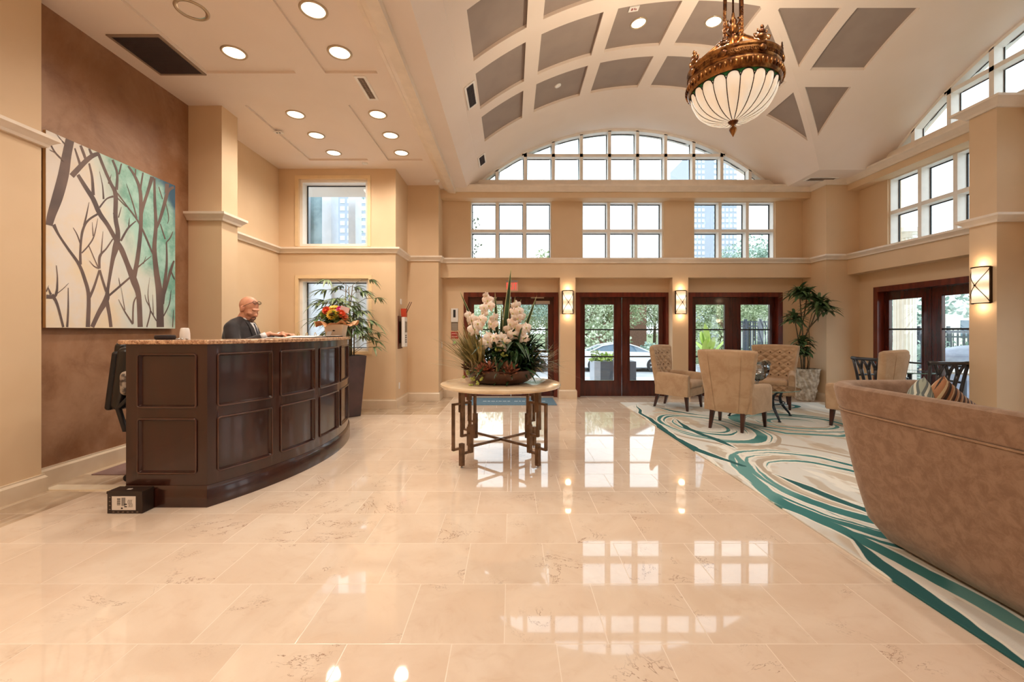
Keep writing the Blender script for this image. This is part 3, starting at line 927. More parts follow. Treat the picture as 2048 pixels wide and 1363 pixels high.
for k, fc in enumerate(fs):
    row = k//nseg; i = k%nseg; f = abs(math.sin(NP/2*2*PI*(i+.5)/nseg)); tt_ = (tvals[row]+tvals[row+1])/2
    b.add([vs[q] for q in fc], [(0,1,2,3)], 1 if tt_ < .04+.115*(1-math.sqrt(max(0,1-(1-2*(((i+.5)%12)/12))**2))) else 0)
b.lathe([(.405,ZR-.02),(.41,ZR)], n=40, mi=1)
shade = b.build('bowl_shade', [M_petal, M_green], ch, smooth=True, weld=True)
for p in range(NP):
    th_ = 2*PI*p/NP
    pts = []
    for k in range(2, 15):
        r, z = bowl_r(min(k/NT, .985)); pts.append((r*1.0*math.cos(th_), r*math.sin(th_), z))
    # lead line between petals, with a scalloped arch over the petal
    c = MB(); c.tube(pts, .0058, 5)
    ar = []
    for k in range(9):
        q = k/8; a = th_+2*PI/NP*q
        r, z = bowl_r(.04+.115*(1-math.sqrt(max(0,1-(1-2*q)**2)))); rr = r*(1+.035*abs(math.sin(PI*q)))*1.004
        ar.append((rr*math.cos(a), rr*math.sin(a), z-.008*math.sin(PI*q)))
    c.tube(ar, .0055, 5)
    c.build('lead_line', M_lead, shade, smooth=True)
b = MB()
b.lathe([(r_*.945,z_*1.35) for r_,z_ in ((.415,-.03),(.455,-.035),(.475,-.02),(.482,.005),(.492,.02),(.488,.04),(.468,.05),(.462,.06),(.472,.07),(.468,.115),(.482,.125),(.482,.14),(.46,.15),(.42,.15),(.41,.05),(.415,-.03))], (0,0,ZR), n=64)
b.build('bronze_rim', M_gold, ch, smooth='auto')
b = MB()
for k in range(60):    # egg-and-dart band
    a = 2*PI*k/60; b.sphere((.458*math.cos(a),.458*math.sin(a),ZR+.007),(.015,.015,.030),8,6)
b.build('egg_and_dart_band', M_gold, ch, smooth=True)
for g_ in range(8):    # fretwork panels between the bosses
    b = MB()
    for k in range(9*g_+1, 9*g_+9):
        a = 2*PI*k/72+.12
        b.M = Matrix.Rotation(a,4,'Z') @ Matrix.Translation((.446,0,ZR+.124))
        b.box(-.004,.006,-.016,.012,-.016,-.010); b.box(-.004,.006,-.016,-.010,-.016,.016); b.box(-.004,.006,-.016,.014,.010,.016); b.box(-.004,.006,0,.006,-.006,.016); b.box(-.004,.002,-.020,.020,-.020,-.015)
    b.M = None
    b.build('fret_panel', M_gold, ch)
for k in range(8):
    a = 2*PI*k/8+.12
    b = MB(); b.M = Matrix.Rotation(a,4,'Z') @ Matrix.Translation((.450,0,ZR+.124))
    b.sphere((.004,0,0),(.014,.034,.034),12,8); b.M = None; b.build('boss', M_gold, ch, smooth=True); b = MB()
    b.M = Matrix.Rotation(a,4,'Z') @ Matrix.Translation((.440,0,ZR+.205)); big = k % 2 == 0
    s = 1.0 if big else .62
    b.sphere((0,0,.03*s),(.022*s,.055*s,.035*s),10,6); b.sphere((0,0,.075*s),(.018*s,.034*s,.035*s),10,6); b.sphere((0,0,.115*s),(.014*s,.02*s,.03*s),8,6)
    for s2 in (-1,1):
        b.tube([(0,s2*.03*s,.02*s),(0,s2*.075*s,.012*s),(0,s2*.085*s,.045*s),(0,s2*.06*s,.05*s)], .009*s, 6)
        b.tube([(0,s2*.02*s,.06*s),(0,s2*.05*s,.075*s),(0,s2*.045*s,.1*s)], .007*s, 6)
    b.M = None
    b.build('crest_ornament', M_gold_d if k%2 else M_gold, ch, smooth=True)
b = MB(); b.lathe([(.0,.06),(.075,.055),(.095,.03),(.075,.012),(.05,0),(.045,-.02),(.06,-.035),(.04,-.07),(.018,-.085),(.014,-.10),(.035,-.12),(.038,-.14),(.02,-.175),(.002,-.21)], (0,0,3.645), n=24)
b.build('finial', M_gold, ch, smooth=True)
HUBZ = 4.50
for k in range(4):
    a = 2*PI*k/4+.35
    b = MB(); b.cyl((.41*math.cos(a),.41*math.sin(a),ZR+.205),(.11*math.cos(a),.11*math.sin(a),HUBZ-.06),.017,n=10)
    b.sphere((.13*math.cos(a),.13*math.sin(a),HUBZ-.08),.024,8,6); b.build('stay_rod', M_gold, ch, smooth=True)
    c = MB(); zz = HUBZ-.06; q = 0
    while zz < 4.76:
        cx, cy = .115*math.cos(a), .115*math.sin(a)
        d = (math.cos(a+q*PI/2), math.sin(a+q*PI/2))
        c.tube([(cx+d[0]*.012*math.cos(w), cy+d[1]*.012*math.cos(w), zz+.024*math.sin(w)) for w in [2*PI*i/10 for i in range(10)]], .0045, 5, closed=True)
        zz += .036; q += 1
    c.build('chain', M_gold, ch, smooth=True)
    MB().cyl((.11*math.cos(a),.11*math.sin(a),4.74),(.10*math.cos(a),.10*math.sin(a),5.58),.017,n=12).build('tassel_rod', M_gold_d, ch, smooth=True)
b = MB(); b.lathe([(.02,-.22),(.035,-.18),(.03,-.13),(.05,-.10),(.07,-.05),(.05,-.02),(.035,.02),(.06,.05),(.05,.09),(.03,.12),(.042,.15),(.02,.19),(.014,.24),(.002,.26)], (0,0,HUBZ), n=20)
for k in range(6):
    a = 2*PI*k/6
    for zz, s in ((0.0,.8),(.08,.6),(-.10,.65)):
        b.tube([(.05*s*math.cos(a),.05*s*math.sin(a),HUBZ+zz),(.12*s*math.cos(a),.12*s*math.sin(a),HUBZ+zz+.03),(.13*s*math.cos(a),.13*s*math.sin(a),HUBZ+zz+.07),(.09*s*math.cos(a),.09*s*math.sin(a),HUBZ+zz+.08)], .011, 6)
b.build('hub', M_gold, ch, smooth=True)
b = MB(); b.cyl((0,0,HUBZ+.15),(0,0,5.57),.01,n=8); b.build('centre_stem', M_gold_d, ch, smooth=True)
b = MB(); b.lathe([(.14,0),(.13,-.03),(.08,-.05),(.002,-.055)], (0,0,5.60), n=24); b.build('ceiling_canopy', M_gold, ch, smooth=True)
lamp('lamp', 'POINT', CHANDELIER_W, (1,.82,.6), (0,0,ZR+.16), ch, .12)

# ================================================================ wall sconces
M_sglass = emit_mat('sconce_frosted_glass', (1.0,.70,.42), 1.5)
def sconce_glass():
    m, nt, bs = new_mat('sconce_alabaster_glass')
    vec, x, y, z = obj_coords(nt)
    a = e_abs(z)
    hot = 1.0 - e_smooth(e_abs(a-.10), 0.0, .10)
    c = e_mix(hot, (1.0,.62,.34), (1.0,.84,.62))
    nt.links.new(c, bs.inputs['Emission Color']); nt.links.new((hot*0.9+.72).s, bs.inputs['Emission Strength'])
    bs.inputs['Base Color'].default_value = (.9,.8,.65,1)
    return m
M_sglass = sconce_glass()
def sconce(loc, rz, lab):
    t = thing('wall_sconce', lab, 'wall light', loc, rz, 'wall sconces')
    W, H, D = .105, .235, .10
    g = MB(); n = 12
    g.rings([[( W*math.sin(-PI/2+PI*k/n)*.97, -D*math.cos(-PI/2+PI*k/n)*.9-.012, z) for k in range(n+1)]+[(W*.97,-.012,z)] for z in (-H+.01, H-.01)])
    g.build('glass_shade', M_sglass, t, smooth='auto')
    f = MB(); f.box(-W,W,-.012,0,-H,H)
    for z in (-H, H): f.tube([(W*math.sin(-PI/2+PI*k/n),-D*.92*math.cos(-PI/2+PI*k/n)-.012,z) for k in range(n+1)], .009, 6)
    for s in (-1,1): f.box(s*W-.008,s*W+.008,-.03,0,-H,H)
    f.build('bronze_frame', M_bronze, t, smooth='auto')
    x = MB()
    for s in (-1,1):
        x.tube([(s*W*math.sin(-PI/2+PI*k/n),-D*.95*math.cos(-PI/2+PI*k/n)-.014,-H+2*H*k/n) for k in range(n+1)], .0045, 5)
    x.sphere((0,-D*.97-.014,0),.012,8,6)
    x.build('crossed_wire', M_bronze, t, smooth=True)
    for z in (H+.05, -H-.05): lamp('lamp','POINT', SCONCE_W, (1,.70,.44), (0,-.065,z), t, .058)
    return t
sconce((1.1615,YH,1.97), 0, 'lit bronze and alabaster sconce on the pilaster left of the middle door')
sconce((3.4675,YH,1.97), 0, 'lit bronze and alabaster sconce on the pilaster right of the middle door')
sconce((6.18,5.63,1.98), -PI/2, 'lit bronze and alabaster sconce on the large right hand pier')

# ================================================================ exit sign and wall devices
M_red = mat('exit_red_glow', lin(220,70,70), .4, emit=lin(255,70,66), es=.9)
M_signface = mat('exit_sign_face', lin(206,150,128), .4, emit=lin(230,130,120), es=.10)
t = thing('exit_sign', 'small red lettered EXIT sign hanging above the left door behind the flowers', 'exit sign', (.02,8.84,2.31))
MB().box(-.125,.125,-.03,.03,.085,.11).build('housing', mat('grey_sign_housing', lin(150,140,132), .4), t)
MB().box(-.12,.12,-.008,.008,-.10,.085).build('sign_face', M_signface, t)
b = MB()
def letter(x, s):
    w, h, k = .04, .13, .012; z0 = -.07
    R = lambda a,b_,c,d: b.box(x+a, x+b_, -.013, -.009, z0+c, z0+d)
    if s == 'E': R(0,k,0,h); R(0,w,0,k); R(0,w,h-k,h); R(0,w*.85,h/2-k/2,h/2+k/2)
    if s == 'I': R(w/2-k/2,w/2+k/2,0,h)
    if s == 'T': R(w/2-k/2,w/2+k/2,0,h); R(0,w,h-k,h)
    if s == 'X':
        for sg in (-1,1):
            p = [(x+w/2-sg*w/2-k/2, z0), (x+w/2-sg*w/2+k/2, z0), (x+w/2+sg*w/2+k/2, z0+h), (x+w/2+sg*w/2-k/2, z0+h)]
            b.add([(q[0], -.013, q[1]) for q in p]+[(q[0], -.009, q[1]) for q in p], [(0,1,2,3),(7,6,5,4),(0,4,5,1),(1,5,6,2),(2,6,7,3),(3,7,4,0)])
for i, s in enumerate('EXIT'): letter(-.105+i*.054, s)
b.build('exit_lettering', M_red, t)

M_dev = mat('white_device_plastic', lin(236,232,228), .35)
M_screen = mat('grey_display', lin(96,98,100), .2)
# keypad column left of the left door: px 902-917
t = thing('access_reader', 'white wall reader with a dark window, topmost device left of the left door', 'card reader', (-1.185,YW,1.60))
MB().box(-.075,.075,-.04,0,-.03,.26).build('housing', M_dev, t, bevel=.01)
MB().box(-.025,.025,-.044,-.038,.07,.23).build('reader_window', M_gasket, t)
t = thing('notice_plate', 'small grey printed notice between the white reader and the red notice', 'notice', (-1.185,YW,1.49))
b = MB(); b.box(-.07,.07,-.012,0,-.095,.075)
for k in range(6): b.box(-.055,.055,-.0135,-.012,-.075+k*.025,-.066+k*.025,1)
b.build('plate', [mat('grey_notice', lin(126,112,100),.5), mat('pale_print', lin(196,184,170),.5)], t)
t = thing('fire_notice', 'small red notice with two lines of pale print above the green button', 'notice', (-1.185,YW,1.30))
b = MB(); b.box(-.075,.075,-.012,0,-.075,.07)
for z in (.02,-.04):
    for k in range(7): b.box(-.06+k*.017,-.047+k*.017,-.0135,-.012,z,z+.022,1)
b.build('plate', [mat('red_notice', lin(168,44,34),.5), mat('pink_print', lin(232,170,160),.5)], t)
t = thing('exit_button', 'round green lit push button on a small plate below the red notice', 'push button', (-1.185,YW,1.145))
MB().box(-.04,.04,-.01,0,-.055,.055).build('plate', M_steel, t)
MB().cyl((0,-.01,0),(0,-.03,0),.024,n=16).build('button', mat('green_button', lin(150,200,120),.3,emit=lin(160,230,120),es=.4), t, smooth='auto')
def plate(name, loc, rz, lab, cat, kind='switch'):
    t = thing(name, lab, cat, loc, rz)
    MB().box(-.036,.036,-.007,0,-.058,.058).build('cover_plate', M_dev, t, bevel=.002)
    b = MB()
    if kind == 'switch': b.box(-.012,.012,-.014,-.007,-.025,.025)
    else: b.box(-.016,.016,-.010,-.007,.008,.038); b.box(-.016,.016,-.010,-.007,-.038,-.008)
    b.build('rocker' if kind == 'switch' else 'socket', M_dev, t)
plate('light_switch', (XP+.002,8.93,1.10), PI/2, 'white light switch on the short return between the pier and the back wall', 'light switch')
plate('wall_outlet', (XA,7.92,.38), PI/2, 'white outlet low on the narrow return wall below the visitor terminal', 'power outlet', 'o')
# terminal on the return wall X=XA facing +X, with a dark red backing and a red pen cup on top
t = thing('wall_terminal', 'white wall terminal with a grey screen on a dark red backing board', 'wall terminal', (XA,7.93,1.36), PI/2)
MB().box(-.11,.19,-.012,0,-.30,.30).build('backing_board', mat('dark_red_board', lin(86,26,18),.4), t)
MB().box(-.09,.13,-.12,-.06,-.27,.28).build('housing', M_dev, t, bevel=.015)
MB().box(-.04,.10,-.06,-.012,-.2,.2).build('bracket', M_bronze, t)
MB().box(-.06,.09,-.124,-.119,.0,.20).build('screen', M_screen, t)
b = MB()
for i in range(3):
    for j in range(4): b.box(-.05+i*.04,-.02+i*.04,-.124,-.119,-.19+j*.04,-.165+j*.04)
b.build('keypad', M_screen, t)
t = thing('pen_holder', 'small red pen cup on top of the white wall terminal', 'pen cup', (XA+.09,7.93,1.645), 0)
b = MB(); b.frustum((0,0,0),(.085,.085),(0,0,.15),(.10,.10)); b.build('cup', mat('orange_red_plastic', lin(190,66,40),.4), t)
for k,(dx,dy) in enumerate(((.0,.0),(.03,.01))):
    b = MB(); b.cyl((dx,dy,.05),(dx+.12,dy-.06,.27),.006,n=8); b.build('pen', mat('dark_brown_pen%d'%k, lin(90,44,30),.4), t, smooth=True)
t = thing('wall_sensor', 'tiny white sensor plate on the return wall above the red pen cup', 'sensor', (XA,8.02,1.93), PI/2)
MB().box(-.03,.03,-.02,0,-.05,.05).build('cover_plate', M_dev, t, bevel=.004)

# ================================================================ reception desk
M_esp = mat('espresso_lacquered_wood', lin(60,27,18), 0.27, col2=lin(45,18,12), vs=2.5, vd=5, coat=.45, stretch=(5,5,.8))
M_esp2 = mat('espresso_bead_wood', lin(78,46,34), 0.2, col2=lin(62,34,25), vs=3, coat=.4)
def granite():
    m, nt, bs = new_mat('gold_brown_granite')
    vec, x, y, z = obj_coords(nt)
    a = e_noise(vec, 38, 4, .7); b_ = e_noise(vec, 85, 3, .6)
    c = e_mix(e_smooth(a,.42,.58), lin(214,176,142), lin(164,122,94))
    c = e_mix(e_smooth(b_,.60,.66), c, lin(66,40,32)); c = e_mix(e_smooth(b_,.28,.36)-1.0, c, lin(230,200,160))
    nt.links.new(c, bs.inputs['Base Color']); bs.inputs['Roughness'].default_value = .12
    return m
M_granite = granite()
desk = thing('reception_desk', 'dark espresso curved reception desk with raised panels and a granite top', 'reception desk', (0,0,0))
DCX, DCY, DR = -4.79, 4.80, 2.78   # front curve of the body
a1 = math.asin((4.80-3.39)/DR)
XE = DCX + DR*math.cos(a1)
YN, YF = DCY - DR*math.sin(a1), DCY + DR*math.sin(a1)
front = [(-3.035,YN)] + arc(DCX, DCY, DR, -a1, a1, 60)
# arc-length stations
def stations(path):
    s = [0]
    for a, c in zip(path, path[1:]): s.append(s[-1]+math.hypot(c[0]-a[0], c[1]-a[1]))
    return s
def at_path(path, S, s):
    s = min(max(s, 0), S[-1])
    for i in range(len(path)-1):
        if s <= S[i+1]+1e-9:
            t = (s-S[i])/max(S[i+1]-S[i],1e-9)
            dx, dy = path[i+1][0]-path[i][0], path[i+1][1]-path[i][1]; L = math.hypot(dx,dy)
            return path[i][0]+dx*t, path[i][1]+dy*t, dy/L, -dx/L
def panel_face(path, zlo, zhi, pans, name):
    S = stations(path)
    sl = {0, S[-1]}; zl = {zlo, zhi}
    for (s0,s1,z0,z1) in pans:
        for q in (0,.007,.014,.024): sl |= {s0+q, s1-q}; zl |= {z0+q, z1-q}
    sl |= {S[-1]*i/90 for i in range(91)}
    sl = sorted(sl); zl = sorted(zl)
    sl = [s for i,s in enumerate(sl) if i == 0 or s-sl[i-1] > 1e-4]
    def off(s, z):
        d = max((min(s-a, b_-s, z-c, e-z) for a,b_,c,e in pans), default=-1)
        if d <= 0: return 0
        if d < .007: return .004*d/.007
        if d < .014: return .004
        if d < .024: return .004-.020*(d-.014)/.010
        return -.016
    g = MB(); V = []
    for z in zl:
        for s in sl:
            x, y, nx, ny = at_path(path, S, s); o = off(s, z)
            V.append((x+nx*o, y+ny*o, z))
    n = len(sl)
    g.add(V, [(j*n+i, j*n+i+1, (j+1)*n+i+1, (j+1)*n+i) for j in range(len(zl)-1) for i in range(n-1)])
    return g, S
ZROW = [(.255,.695),(.775,1.205)]
flat = [(-3.035,YN),(XE,YN)]
curve = arc(DCX, DCY, DR, -a1, a1, 60)
g, _ = panel_face(flat, .16, 1.277, [(.09, .56, z0, z1) for z0,z1 in ZROW], 'f')
Lc = 2*a1*DR
pw = (Lc-.10)/5
pans = [(.07+pw*i, .07+pw*i+pw-.085+.04*0, z0, z1) for i in range(5) for z0,z1 in ZROW]
g2, Sc = panel_face(curve, .16, 1.277, pans, 'c')
body = MB(); body.add(g.v, g.f); body.add(g2.v, g2.f)
# far return, left end and inner faces
inner = arc(DCX, DCY, DR-.06, -a1, a1, 40)
body.sweep([(-3.035,YN+.02),(-3.035,YN+.5)], [(0,.0),(0,1.277),(-.04,1.277),(-.04,0)])
body.sweep(inner, [(0,0),(0,1.277),(-.02,1.277),(-.02,0)])
body.box(-3.035, XE-.02, YN+.022, YN+.05, 0, 1.277)
body.box(-2.9, XE-.02, YF-.05, YF, 0, 1.277)
body.build('desk_body', M_esp, desk, smooth='auto', angle=25)
# raised bead mouldings as parts
def bead(path, S, s0, s1, z0, z1, off=.006):
    pts = []; r = .018
    def P(s, z):
        x, y, nx, ny = at_path(path, S, s); return (x+nx*off, y+ny*off, z)
    ns = 14
    pts += [P(s0+r+(s1-s0-2*r)*i/ns, z0) for i in range(ns+1)]; pts += [P(s1-r*.3, z0+r*.3)]
    pts += [P(s1, z0+r+(z1-z0-2*r)*i/3) for i in range(4)]; pts += [P(s1-r*.3, z1-r*.3)]
    pts += [P(s1-r-(s1-s0-2*r)*i/ns, z1) for i in range(ns+1)]; pts += [P(s0+r*.3, z1-r*.3)]
    pts += [P(s0, z1-r-(z1-z0-2*r)*i/3) for i in range(4)]; pts += [P(s0+r*.3, z0+r*.3)]
    m = MB(); m.tube(pts, .0075, 6, closed=True); return m
Sf = stations(flat)
for z0,z1 in ZROW: bead(flat, Sf, .095,.555,z0+.005,z1-.005).build('panel_moulding', M_esp2, desk, smooth=True)
for (s0,s1,z0,z1) in pans: bead(curve, Sc, s0+.005,s1-.005,z0+.005,z1-.005).build('panel_moulding', M_esp2, desk, smooth=True)
pl = MB(); pp = [(-3.035,YN)] + curve
pl.sweep([(-3.035,YN)]+curve[:1]+curve[1:], [(.0,0),(-.022,0),(-.022,.135),(-.012,.15),(-.004,.165),(.0,.165)][::1])
pl.build('plinth', M_esp, desk, smooth='auto')
# counter top
out = [(-3.075,YN-.035)] + [(XE+.03,YN-.035)] + arc(DCX, DCY, DR+.035, -a1, a1, 60) + [(XE+.0,YF+.03)]
inn = arc(DCX, DCY, DR-.42, a1, -a1, 60)
ct = MB(); ct.prism([(-3.075,YN-.035),(XE+.02,YN-.035)]+arc(DCX,DCY,DR+.035,-a1*.99,a1*.99,60)+[(XE+.02,YF+.03)]+[(inn[0][0],YF+.03)]+inn[1:-1]+[(inn[-1][0],YN+.42),(-3.075,YN+.42)], 1.277, 1.312)
ct.build('granite_top', M_granite, desk, bevel=.012, seg=3)
wt = MB(); wt.prism(arc(DCX,DCY,DR-.08,-a1*.93,a1*.93,30)+arc(DCX,DCY,DR-.75,a1*.9,-a1*.9,30), .72, .76)
wt.build('work_surface', M_esp, desk)
ZT = 1.312
# ---------------------------------------------------------------- small things on and by the desk
M_black = mat('matt_black_plastic', lin(24,20,22), .5)
t = thing('smart_speaker', 'low round dark speaker puck at the near left end of the granite top', 'speaker', (-2.83,3.52,ZT))
MB().lathe([(.002,0),(.062,0),(.070,.008),(.072,.020),(.068,.034),(.060,.038),(.002,.038)], n=32).build('speaker_body', mat('charcoal_fabric', lin(44,34,36), .8), t, smooth='auto')
t = thing('air_freshener', 'small white rounded dispenser standing on the granite top', 'dispenser', (-2.70,3.56,ZT))
MB().lathe([(.002,0),(.038,0),(.036,.05),(.031,.085),(.026,.095),(.002,.097)], n=24).build('dispenser_body', M_dev, t, smooth='auto')
t = thing('key_tray', 'scatter of tiny white and silver trinkets beside the white dispenser', 'trinkets', (-2.64,3.50,ZT))
b = MB()
for k in range(7):
    b.sphere((random.uniform(-.07,.07), random.uniform(-.03,.03), .006), (.010,.008,.006), 8, 5)
b.build('trinket', M_steel, t, smooth=True); o = t.children[0]
M_paper = mat('white_paper', lin(240,236,228), .7)
t = thing('paper_stack', 'loose white papers lying near the clerk on the granite top', 'papers', (-2.36,4.35,ZT), .3)
b = MB()
for k in range(4):
    b.M = Matrix.Rotation(.1*k,4,'Z'); b.box(-.10,.11,-.15,.14,.0015*k,.0015*k+.001)
b.M = None; b.build('paper_sheet', M_paper, t)
t = thing('open_binder', 'open ring binder with pale pages under the clerk’s hands', 'binder', (-2.27,4.78,ZT), .12)
MB().box(-.15,.15,-.24,.24,0,.006).build('cover', M_black, t)
b = MB(); b.add([(-.14,-.22,.007),(.14,-.22,.007),(.14,-.01,.02),(-.14,-.01,.02),(-.14,-.22,.006),(.14,-.22,.006),(.14,-.01,.006),(-.14,-.01,.006)], [(0,1,2,3),(7,6,5,4),(0,4,5,1),(1,5,6,2),(2,6,7,3),(3,7,4,0)])
b.add([(-.14,.22,.007),(-.14,.01,.02),(.14,.01,.02),(.14,.22,.007),(-.14,.22,.006),(-.14,.01,.006),(.14,.01,.006),(.14,.22,.006)], [(0,1,2,3),(7,6,5,4),(0,4,5,1),(1,5,6,2),(2,6,7,3),(3,7,4,0)])
b.build('page_block', M_paper, t)
for x in (-.09,0,.09):
    b = MB(); b.tube([(x,.032*math.cos(a),.012+.042*math.sin(a)) for a in [PI*i/10 for i in range(11)]], .0035, 6); b.build('binder_ring', mat('brass_ring', lin(190,160,100),.25,.9), t, smooth=True)
t = thing('laptop_folder', 'slim dark folder lying flat at the far end of the granite top', 'folder', (-2.16,5.21,ZT), .05)
MB().box(-.08,.08,-.12,.12,0,.012).build('cover', M_black, t, bevel=.003)
MB().box(-.075,.075,-.11,.11,.012,.016).build('paper_sheet', M_paper, t)
t = thing('card_holder', 'tiny grey card stand in front of the flower box', 'card stand', (-2.18,5.15,ZT+.017), -.2)
b = MB(); b.add([(-.03,-.012,0),(.03,-.012,0),(.03,.012,.05),(-.03,.012,.05),(-.03,-.006,0),(.03,-.006,0),(.03,.018,.05),(-.03,.018,.05)], [(0,1,2,3),(7,6,5,4),(0,4,5,1),(1,5,6,2),(2,6,7,3),(3,7,4,0)])
b.build('card', mat('grey_card', lin(150,140,132),.5), t)

# black carton on the floor
M_carton = mat('black_brown_carton', lin(44,28,20), .5)
M_label = mat('white_shipping_label', lin(224,216,208), .6)
M_ink = mat('black_ink', lin(40,36,36), .6)
t = thing('shipping_carton', 'small black box with a white shipping label on the floor against the desk corner', 'box', (-2.925,3.255,0))
b = MB(); b.box(-.133,.133,0,.108,0,.165); b.build('carton_body', M_carton, t, bevel=.004)
b = MB(); b.box(-.135,.135,-.002,.11,.150,.168)
b.box(-.02,.012,.04,.06,.168,.1695,1)
b.build('lid', [M_carton, M_label], t, bevel=.0)
b = MB()
for k in range(4): b.box(-.117,-.105,-.0018,0,.03+.03*k,.036+.03*k)
for k in range(6): b.box(-.09+.036*k,-.076+.036*k,-.0018,0,.010,.016)
b.build('edge_print', mat('grey_print', lin(130,112,96),.6), t)
b = MB(); b.box(-.095,.085,-.002,0,.028,.132)
b.build('shipping_label', M_label, t)
b = MB()
for k in range(7): b.box(-.055,-.030,-.0028,-.002,.066+k*.008,.066+k*.008+(.005 if k%2 else .003))
for k in range(5): b.box(-.02+k*.006,-.017+k*.006,-.0028,-.002,.06,.122)
b.box(-.025,-.012,-.0028,-.002,.036,.048)
for z0 in (.05,.068): b.box(.0,.02,-.0028,-.002,z0,z0+.008)
for k in range(5):   # handwriting strokes
    b.tube([(.035+.008*k,-.0024,.055+.012*math.sin(q+k)) if False else (.030+.007*k+.005*math.sin(q*1.3), -.0024, .05+.011*q) for q in range(6)], .0009, 4)
b.build('label_print', M_ink, t)

# ---------------------------------------------------------------- office chair behind the desk
M_leather = mat('black_leather', lin(26,22,22), .28, col2=lin(18,16,16), vs=8, bump=.15, bs_=90, coat=.2)
oc = thing('office_chair', 'black padded leather office chair half hidden behind the left end of the desk', 'office chair', (-3.33,4.15,0), -PI/2+.15)
def pad(name, m, parent, c, s, r=.05, rot=None, mods=3):
    b = MB(); b.box(-s[0]/2,s[0]/2,-s[1]/2,s[1]/2,-s[2]/2,s[2]/2)
    o = b.build(name, m, parent, bevel=r, seg=5, loc=c, rot=rot or (0,0,0)); return o
# local +Y is the sitting direction
pad('seat', M_leather, oc, (0,.03,.56), (.50,.48,.11), .05)
pad('backrest', M_leather, oc, (0,-.25,.95), (.48,.12,.58), .055, (-.12,0,0))
pad('headrest', M_leather, oc, (0,-.30,1.20), (.34,.10,.16), .045, (-.1,0,0))
pad('back_shell', M_black, oc, (0,-.33,.93), (.43,.06,.54), .028, (-.12,0,0))
pad('shoulder_pad', M_leather, oc, (0,-.20,1.07), (.46,.10,.24), .048, (-.12,0,0))
for s in (-1,1):
    b = MB(); b.tube([(s*.29,.20,.55),(s*.31,.24,.72),(s*.31,.18,.785),(s*.31,-.12,.785),(s*.31,-.20,.70),(s*.29,-.16,.50),(s*.22,-.05,.49)], .024, 8); b.build('armrest', M_black, oc, smooth=True)
b = MB(); b.cyl((0,0,.14),(0,0,.50),.03,.025,12); b.build('gas_lift', M_black, oc, smooth=True)
for k in range(5):
    a = 2*PI*k/5+.3
    b = MB(); b.cyl((0,0,.14),(.27*math.cos(a),.27*math.sin(a),.085),.028,.018,8); l = b.build('base_arm', M_black, oc, smooth=True)
    b = MB(); b.cyl((.27*math.cos(a)-.02,.27*math.sin(a),.034),(.27*math.cos(a)+.02,.27*math.sin(a),.034),.033,n=12); b.build('caster', M_black, l, smooth=True)
t = thing('lumbar_cushion', 'mottled grey beige cushion pressed against the backrest of the black office chair', 'cushion', (-3.50,4.0,.80), -PI/2+.15)
pad('cushion_cover', mat('grey_beige_mottled_fabric', lin(172,158,144), .8, col2=lin(70,60,56), vs=22, lo=.45, hi=.7), t, (0,0,.11), (.30,.09,.22), .045)

# ---------------------------------------------------------------- painting
def canvas_mat():
    m, nt, bs = new_mat('teal_and_cream_painted_canvas')
    vec, x, y, z = obj_coords(nt)
    n = e_noise(vec, 1.6, 5, .6, .5) - .5; n2 = e_noise(vec, 4.0, 5, .65) - .5
    u = (y-3.80)/1.45; v = (z-1.41)/1.745      # u right, v up
    tealm = e_smooth(u*1.15 + (v-.55)*.55 + n*.7 - .15*e_smooth(.45-v,0,.3), .50, .80)
    c = e_mix(e_smooth(n2+v*.2,-.15,.25), lin(236,216,186), lin(232,222,212))
    teal2 = e_mix(e_smooth(n2, -.15,.18), lin(172,214,202), lin(112,170,152))
    c = e_mix(tealm, c, teal2)
    pale = e_smooth(u*1.0+(v-.55)*.4+n*.5,.28,.5)*(1.0-tealm)
    c = e_mix(pale*.6, c, lin(206,224,220))
    blue = e_smooth(u + (v-.75)*.8 + n*.5, .93, 1.12)*e_smooth(v, .42, .62)
    c = e_mix(blue, c, lin(58,96,120))
    nt.links.new(c, bs.inputs['Base Color']); bs.inputs['Roughness'].default_value = .55
    add_bump(nt, bs, e_noise(vec, 260, 2), .1, .002)
    return m
M_branch = mat('brown_violet_paint', lin(92,78,76), .55, col2=lin(122,100,92), vs=2.2)
M_canvas_side = mat('tan_canvas_edge', lin(206,168,118), .6)
